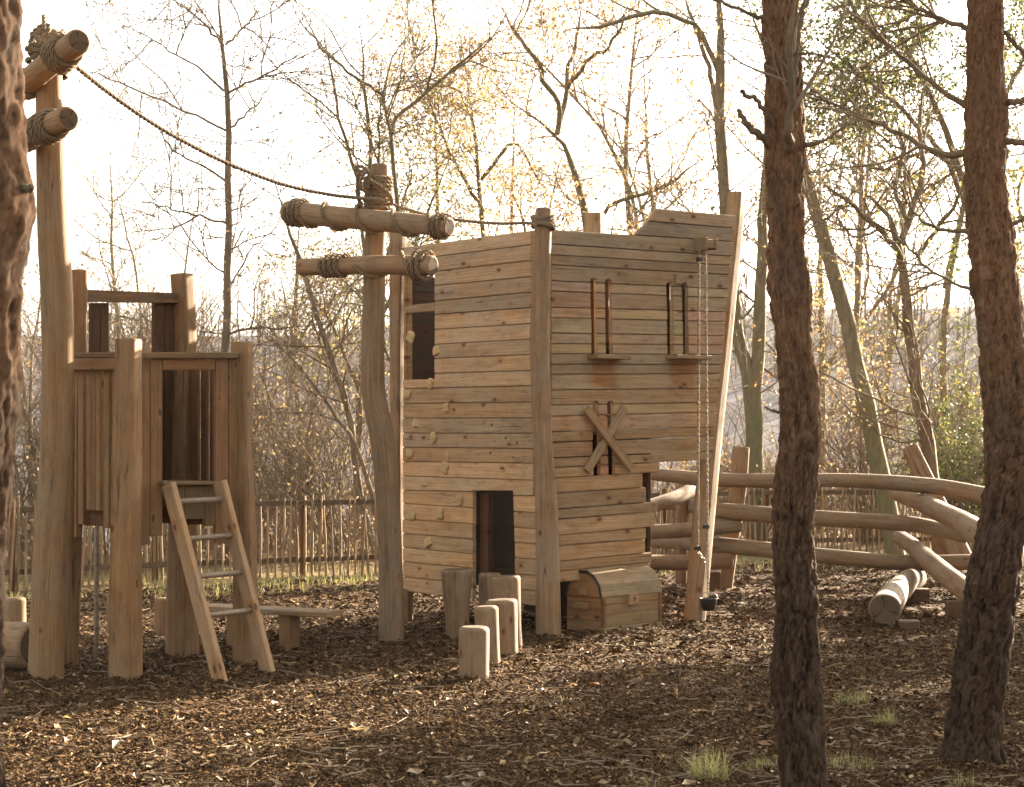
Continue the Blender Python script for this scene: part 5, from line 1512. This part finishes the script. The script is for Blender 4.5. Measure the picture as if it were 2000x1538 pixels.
tree("forked_tree", "dark forked tree with arching limbs between the leaning trunk and the right pine", "tree", [L_([(1838, 1090, 34), (1821, 931, 31), (1802, 837, 30), (1790, 740, 28), (1774, 623, 26), (1763, 514, 24), (1747, 451, 20), (1731, 408, 17), (1689, 381, 14), (1650, 366, 12), (1595, 350, 9)], 22.0),
     L_([(1764, 520, 16), (1763, 480, 15), (1778, 420, 13), (1794, 373, 11), (1806, 330, 9), (1795, 240, 7), (1812, 120, 5)], 22.0, .6), L_([(1762, 520, 11), (1743, 479, 10), (1696, 428, 9), (1642, 385, 8), (1592, 350, 6)], 22.0, -.6), L_([(1775, 430, 10), (1760, 400, 9), (1750, 360, 8), (1765, 290, 6), (1740, 200, 5)], 22.0, .3), L_([(1790, 500, 9), (1850, 420, 8), (1900, 330, 6), (1960, 250, 4)], 22.0, -.8)],
     207, BARK_BROWN, OLIVE, n1=60, n2=340, n3=1100, len1=1.5, len2=.75, len3=.35, nleaf=900, t0=.25, wig=.2)

# evergreen crowns hanging into the top right and greenish understorey
def leafy(name, label, limbs, seed, leaf, nleaf, lsize, **kw):
    return tree(name, label, "tree", limbs, seed, kw.pop('bark', BARK_BROWN), leaf, nleaf=nleaf, lsize=lsize, **kw)
leafy("evergreen_tree", "dense green leaved tree filling the top right behind the pines", [L_([(1960, 1085, 26), (1940, 700, 22), (1880, 350, 18), (1800, 150, 14), (1740, 20, 10), (1700, -120, 6)], 25.5), L_([(1870, 330, 12), (1760, 210, 9), (1660, 130, 7), (1580, 60, 4)], 25.5, -1.2), L_([(1900, 420, 12), (1830, 300, 9), (1720, 330, 7), (1610, 300, 4)], 25.5, -.6), L_([(1840, 240, 10), (1760, 80, 8), (1650, 20, 5), (1560, -60, 4)], 25.5, .4), L_([(1900, 380, 10), (1960, 200, 8), (2020, 60, 6), (2060, -60, 4)], 25.5, .4)], 211, GREEN, 15000, .068, n1=90, n2=420, n3=1500, len1=1.4, len2=.75, len3=.4, t0=.35, wig=.2, leaf_scatter=.09)
leafy("evergreen_tree", "olive green leaved tree behind the ship mast, under the golden one", [L_([(690, 1100, 18), (700, 800, 15), (720, 600, 12), (740, 400, 8), (760, 300, 5)], 28.5), L_([(700, 760, 10), (650, 640, 7), (590, 540, 5), (560, 480, 3)], 28.5, -.8), L_([(705, 700, 10), (800, 500, 7), (860, 360, 5), (900, 250, 3)], 28.5, .6), L_([(710, 650, 8), (780, 420, 6), (820, 280, 4)], 28.5)], 212, OLIVE, 6500, .06, n1=70, n2=360, n3=1400, len1=1.3, len2=.7, len3=.4, t0=.3, wig=.18, leaf_scatter=.12)
leafy("golden_tree", "golden leaved tree behind the ship, seen left of the crooked limbs", [L_([(960, 1090, 18), (955, 700, 16), (940, 400, 12), (920, 220, 9), (900, 80, 6), (890, -20, 4)], 30), L_([(945, 420, 9), (880, 300, 7), (840, 200, 5), (800, 120, 3)], 30, -.8), L_([(940, 350, 9), (1000, 280, 7), (1040, 330, 5), (1080, 400, 3)], 30, .6)], 213, YELLOW, 8000, .06, n1=70, n2=360, n3=1500, len1=1.4, len2=.8, len3=.45, t0=.35, wig=.18, leaf_scatter=.14)

def bush(name, label, px_, py_, Y, hpx, wpx, seed, leaf, nleaf, group=None, stems=22, lsize=.05, lean=0.0, bark=BARK_GREY, n2=260, n3=900, cat="shrub", l2=.5, l3=.28):
    gg = np.random.default_rng(seed)
    z0 = float(gz(P(px_, 850, Y).x, Y))
    b = P(px_, 850, Y); b.z = z0
    H = hpx / F * Y; W = wpx / F * Y
    limbs = []
    for i in range(stems):
        a = gg.uniform(0, 6.28); rr_ = math.sqrt(gg.uniform(.05, 1)); ex = W / 2 * rr_ * math.cos(a) + lean * H; ey = W / 2 * rr_ * math.sin(a); h = H * gg.uniform(.6, 1.05) * (1 - .35 * rr_)
        o0 = Vector((b.x + gg.normal() * .12, b.y + gg.normal() * .12, z0 - .05))
        m = o0 + Vector((ex * .35 + gg.normal() * .08, ey * .35 + gg.normal() * .08, h * .55)); t = o0 + Vector((ex, ey, h))
        r0 = gg.uniform(.008, .02)
        limbs.append([(o0, r0), (m, r0 * .75), (t, .003)])
    return tree(name, label, cat, limbs, seed, bark, leaf, group, n1=stems * 5, n2=n2, n3=n3, len1=H * .3, len2=l2, len3=l3, nleaf=nleaf, lsize=lsize, t0=.15, up=.02, ang=(25, 60), base=b, tr_seg=10, wig=.16)

bush("twiggy_shrub", "bare many-stemmed shrub leaning left behind the fence beside the ship mast", 655, 1100, 24.5, 430, 210, 301, YELLOW, 420, stems=20, lean=-.35, n2=300, n3=612)
bush("twiggy_shrub", "tangled bare shrub behind the fence at the far left, seen past the tall mast", 60, 1120, 24, 520, 420, 302, YELLOW, 900, stems=30, n2=500, n3=1292)
bush("twiggy_shrub", "tall tangled bare shrub seen above the lookout tower's rear rail", 250, 1110, 25, 720, 420, 303, YELLOW, 420, stems=30, n2=620, n3=1632)
bush("twiggy_shrub", "bare shrub behind the fence between the lookout tower and the ship mast", 540, 1105, 26, 480, 300, 304, OLIVE, 700, stems=26, n2=460, n3=1224)
bush("twiggy_shrub", "wide bare shrub with sparse golden leaves behind the bench", 400, 1108, 27, 560, 360, 305, YELLOW, 700, stems=28, n2=480, n3=1360)
bush("leafy_shrub", "golden leaved shrub behind the fence right of the ship's stern", 1540, 1082, 26.5, 230, 330, 306, YELLOW, 1900, stems=24, n2=380, n3=884)
bush("leafy_shrub", "dark evergreen shrub beside the right pine behind the climbing logs", 1885, 1082, 25.6, 330, 210, 307, GREEN, 4200, stems=22, lsize=.06, n2=320, n3=816)
bush("leafy_shrub", "green shrub seen between the forked tree and the right pine at head height", 1860, 1085, 28, 560, 260, 308, GREEN, 2600, stems=22, lsize=.06, n2=320, n3=884)
bush("leafy_shrub", "golden leaved shrub seen through the gap under the ship's stern", 1330, 1085, 26, 240, 260, 309, YELLOW, 1500, stems=20, n2=300, n3=748)
bush("twiggy_shrub", "bare shrub behind the fence between the leaning and the forked trunks", 1700, 1080, 27.5, 480, 300, 310, YELLOW, 900, stems=26, n2=460, n3=1156)

# two unseen hollies added past the right edge to throw shade across the mulch
for (x_, y_, H_, W_, sd, lab) in ((7.0, 18.4, 5.8, 1.25, 321, "tall narrow evergreen added outside the right edge for its shade, the farther of two"), (7.3, 15.7, 5.2, 1.3, 322, "tall narrow evergreen added outside the right edge for its shade, the nearer of two")):
    bush("shade_evergreen", lab, CX + F * x_ / y_, 1085, y_, H_ * F / y_, W_ * F / y_, sd, GREEN, 9000, stems=26, lsize=.13, n2=320, n3=600, l2=.4, l3=.22)

# deeper wood: five kinds copied with shared meshes
def proto_tree(seed, leaf, nleaf, H, bark):
    gg = np.random.default_rng(seed)
    w = gg.normal(scale=.25, size=(4, 2))
    tr = [(Vector((0, 0, -.6)), .085), (Vector((w[0][0] * .3, w[0][1] * .3, H * .3)), .065), (Vector((w[1][0], w[1][1], H * .6)), .04), (Vector((w[2][0] * 1.5, w[2][1] * 1.5, H)), .02)]
    fk = [(tr[1][0] + Vector((0, 0, H * .05)), .05), (tr[1][0] + Vector((gg.normal() * .9, gg.normal() * .6, H * .3)), .03), (tr[1][0] + Vector((gg.normal() * 1.8, gg.normal() * 1.2, H * .55)), .015)]
    return tree("woodland_tree", "slim bare woodland tree in the hazy wood behind the fence", "tree", [tr, fk], seed, bark, leaf, "slim trees in the hazy wood behind the fence", n1=40, n2=220, n3=760, len1=H * .2, len2=1.0, len3=.5, nleaf=nleaf, lsize=.07, t0=.2, wig=.15)
protos = [proto_tree(401, YELLOW, 900, 11, BARK_GREY), proto_tree(402, YELLOW, 400, 12, BARK_PALE), proto_tree(403, OLIVE, 3200, 10, BARK_BROWN), proto_tree(404, YELLOW, 3400, 9, BARK_PALE), proto_tree(405, BROWNL, 800, 12, BARK_GREY)]
spots = [(60, 44), (250, 48), (585, 42), (860, 36), (1010, 44), (1250, 38), (1330, 46), (1545, 33), (1610, 42), (1690, 36), (1735, 46), (1850, 33), (1930, 39), (2100, 36), (330, 52)]
wr = random.Random(77)
def copy_tree(o, loc, rz, s, label=None, group=None):
    c = o.copy(); COL.objects.link(c); c.location = loc; c.rotation_euler = (0, 0, rz); c.scale = (s, s, s)
    if label: c['label'] = label
    if group: c['group'] = group
    for ch in o.children:
        d = ch.copy(); COL.objects.link(d); d.parent = c; d.matrix_parent_inverse = Matrix.Identity(4)
    return c
for p_ in protos[:5]:
    p_.location = (0, 0, 0)
    for ch in p_.children: ch.matrix_parent_inverse = Matrix.Translation(Vector((0, 0, .6))) 
for i, (px_, Y_) in enumerate(spots):
    x_ = (px_ - CX) / F * Y_; z_ = float(gz(x_, Y_))
    pr = protos[i % 5]
    if i < 5:
        pr.location = (x_, Y_, z_); pr.rotation_euler = (0, 0, wr.uniform(0, 6.28)); s_ = wr.uniform(.85, 1.2); pr.scale = (s_,) * 3
    else:
        c = copy_tree(pr, (x_, Y_, z_), wr.uniform(0, 6.28), wr.uniform(.8, 1.25))
        for ch in c.children: ch.matrix_parent_inverse = Matrix.Translation(Vector((0, 0, .6)))
# the wood goes on to the right of the picture, where the low sun comes through it
side = [(7.5, 11.5, 2), (9.8, 15.0, 3), (11.5, 19.5, 0), (13.5, 24.0, 3), (15.5, 17.5, 4), (13.0, 12.5, 2), (18.0, 22.0, 3), (12.8, 31.0, 3), (17.0, 30.0, 2), (6.6, 16.2, 3), (8.2, 17.4, 2), (10.6, 17.0, 3), (7.4, 13.6, 2), (11.8, 14.6, 2), (-9.5, 17, 1), (-11, 24, 0)]
for (x_, y_, k) in side:
    c = copy_tree(protos[k], (x_, y_, float(gz(x_, y_))), wr.uniform(0, 6.28), wr.uniform(.75, 1.05) * (.62 if k == 5 else 1), "woodland tree standing outside the playground beyond the picture's edge", "trees standing around the playground")
    for ch in c.children: ch.matrix_parent_inverse = Matrix.Translation(Vector((0, 0, .6)))

# undergrowth behind the fence
gg = np.random.default_rng(55)
n = 3800
x = gg.uniform(-9, 11, n); fy = 21.9 + .53 * (x + 1.5); y = fy + .5 + gg.gamma(1.6, 2.0, n)
z = gz(x, y)
lean_ = gg.normal(scale=.35, size=(n, 2)); h = gg.uniform(.35, 1.5, n)
t = np.linspace(0, 1, 6)[None, :]
path = np.stack([x[:, None] + lean_[:, :1] * h[:, None] * t ** 1.6, y[:, None] + lean_[:, 1:] * h[:, None] * t ** 1.6, z[:, None] + h[:, None] * (t - .18 * t ** 2 * np.abs(lean_[:, :1]))], -1)
path[:, 1:] += gg.normal(scale=.02, size=path[:, 1:].shape)
V, Q = tubes(path, gg.uniform(.0025, .006, n)[:, None] * np.linspace(1, .4, 6)[None], 3)
nl = 16000
src = path[:, 1:].reshape(-1, 3); C = src[gg.integers(0, len(src), nl)] + gg.normal(scale=.05, size=(nl, 3))
Vl, Ql, rl = leaves_at(C, .055, .4, gg, .4, .5)
Vu = np.vstack([V, Vl]); Qu = np.vstack([Q, Ql + len(V)])
o = bpy.data.objects.new("undergrowth", mesh_np("undergrowth", Vu, Qu, [TWIG, YELLOW], np.concatenate([np.zeros(len(Q), int), np.ones(len(Ql), int)]), attrs={'rnd': np.concatenate([np.zeros(len(V)), rl])})); link(o); o['kind'] = 'stuff'

# bare wood along the far crest
n = 760
x = gg.uniform(-62, 62, n); y = gg.uniform(118, 160, n); z = gz(x, y); h = gg.uniform(2.5, 6.5, n) * (.5 + fbm(np.stack([x * .06, y * 0], -1), 3, 8))
t = np.linspace(0, 1, 5)[None, :]
path = np.stack([x[:, None] + gg.normal(scale=.25, size=(n, 5)) * t, y[:, None] + gg.normal(scale=.25, size=(n, 5)) * t, z[:, None] - .3 + h[:, None] * t], -1)
rad = gg.uniform(.04, .09, n)[:, None] * np.linspace(1, .2, 5)[None]
k1, q1 = sprout(path, rad, 7000, .25, 1, (20, 65), 1.5, .5, .15, .05, .012, 4, gg, rmin=.012, weight_len=True)
V0, Q0 = tubes(path, rad, 4); V1, Q1 = tubes(k1, q1, 3)
o = bpy.data.objects.new("far_wood", mesh_np("far_wood", np.vstack([V0, V1]), np.vstack([Q0, Q1 + len(V0)]), [BARK_GREY])); link(o); o['kind'] = 'stuff'

# tangled thicket of arching stems
n = 860
x = np.where(gg.uniform(0, 1, n) < .62, gg.uniform(-10, -1.2, n), gg.uniform(1, 11, n)); fy = 21.9 + .53 * (x + 1.5); y = fy + 1.2 + gg.gamma(2.0, 2.4, n)
h = gg.uniform(1.2, 4.8, n) * np.where(x < -1, 1.0, .78)
t = np.linspace(0, 1, 12)[None, :]; az = gg.uniform(0, 6.28, n)[:, None]; rc = (h * gg.uniform(.2, .9, n))[:, None]
path = np.stack([x[:, None] + np.cos(az) * rc * t ** 2, y[:, None] + np.sin(az) * rc * t ** 2, gz(x, y)[:, None] + h[:, None] * (1.25 * t - .35 * t ** 3)], -1)
path[:, 1:] += np.cumsum(gg.normal(scale=.018, size=path[:, 1:].shape), axis=1)
rad = gg.uniform(.004, .012, n)[:, None] * np.linspace(1, .25, 12)[None]
k1, q1 = sprout(path, rad, 5800, .15, 1, (25, 70), .7, .6, .16, .02, .008, 6, gg, rmin=.0022)
k2, q2 = sprout(k1, q1, 7000, .1, 1, (25, 65), .35, .5, .18, 0, .008, 4, gg, rmin=.0016)
V0, Q0 = tubes(path, rad, 4); V1, Q1 = tubes(k1, q1, 3); V2, Q2 = tubes(k2, q2, 3)
src = k2.reshape(-1, 3); nl = 9500; C = src[gg.integers(0, len(src), nl)] + gg.normal(scale=.04, size=(nl, 3))
Vl, Ql, rl = leaves_at(C, .055, .4, gg, .4, .5)
Vu = np.vstack([V0, V1, V2, Vl]); k0_ = len(V0); k1_ = k0_ + len(V1); k2_ = k1_ + len(V2)
Qu = np.vstack([Q0, Q1 + k0_, Q2 + k1_, Ql + k2_])
o = bpy.data.objects.new("thicket", mesh_np("thicket", Vu, Qu, [TWIG, YELLOW], np.concatenate([np.zeros(len(Q0) + len(Q1) + len(Q2), int), np.ones(len(Ql), int)]), attrs={'rnd': np.concatenate([np.zeros(k2_), rl])})); link(o); o['kind'] = 'stuff'

# ------------------------------------------------------------------ morning haze
HAZE = 0.00018
if HAZE > 0:
    t = NT("haze_air")
    v = t.new("ShaderNodeVolumePrincipled"); v.inputs['Color'].default_value = (.93, .88, .86, 1); v.inputs['Density'].default_value = HAZE; v.inputs['Anisotropy'].default_value = .0
    t.l.new(v.outputs[0], t.out.inputs['Volume'])
    me = bpy.data.meshes.new("haze")
    bm = bmesh.new(); bmesh.ops.create_cube(bm, size=1); bm.to_mesh(me); bm.free()
    me.materials.append(t.m)
    hz = bpy.data.objects.new("haze", me); link(hz)
    hz.scale = (350, 350, 28); hz.location = (0, 160, 28 / 2 - 8); hz['kind'] = 'stuff'
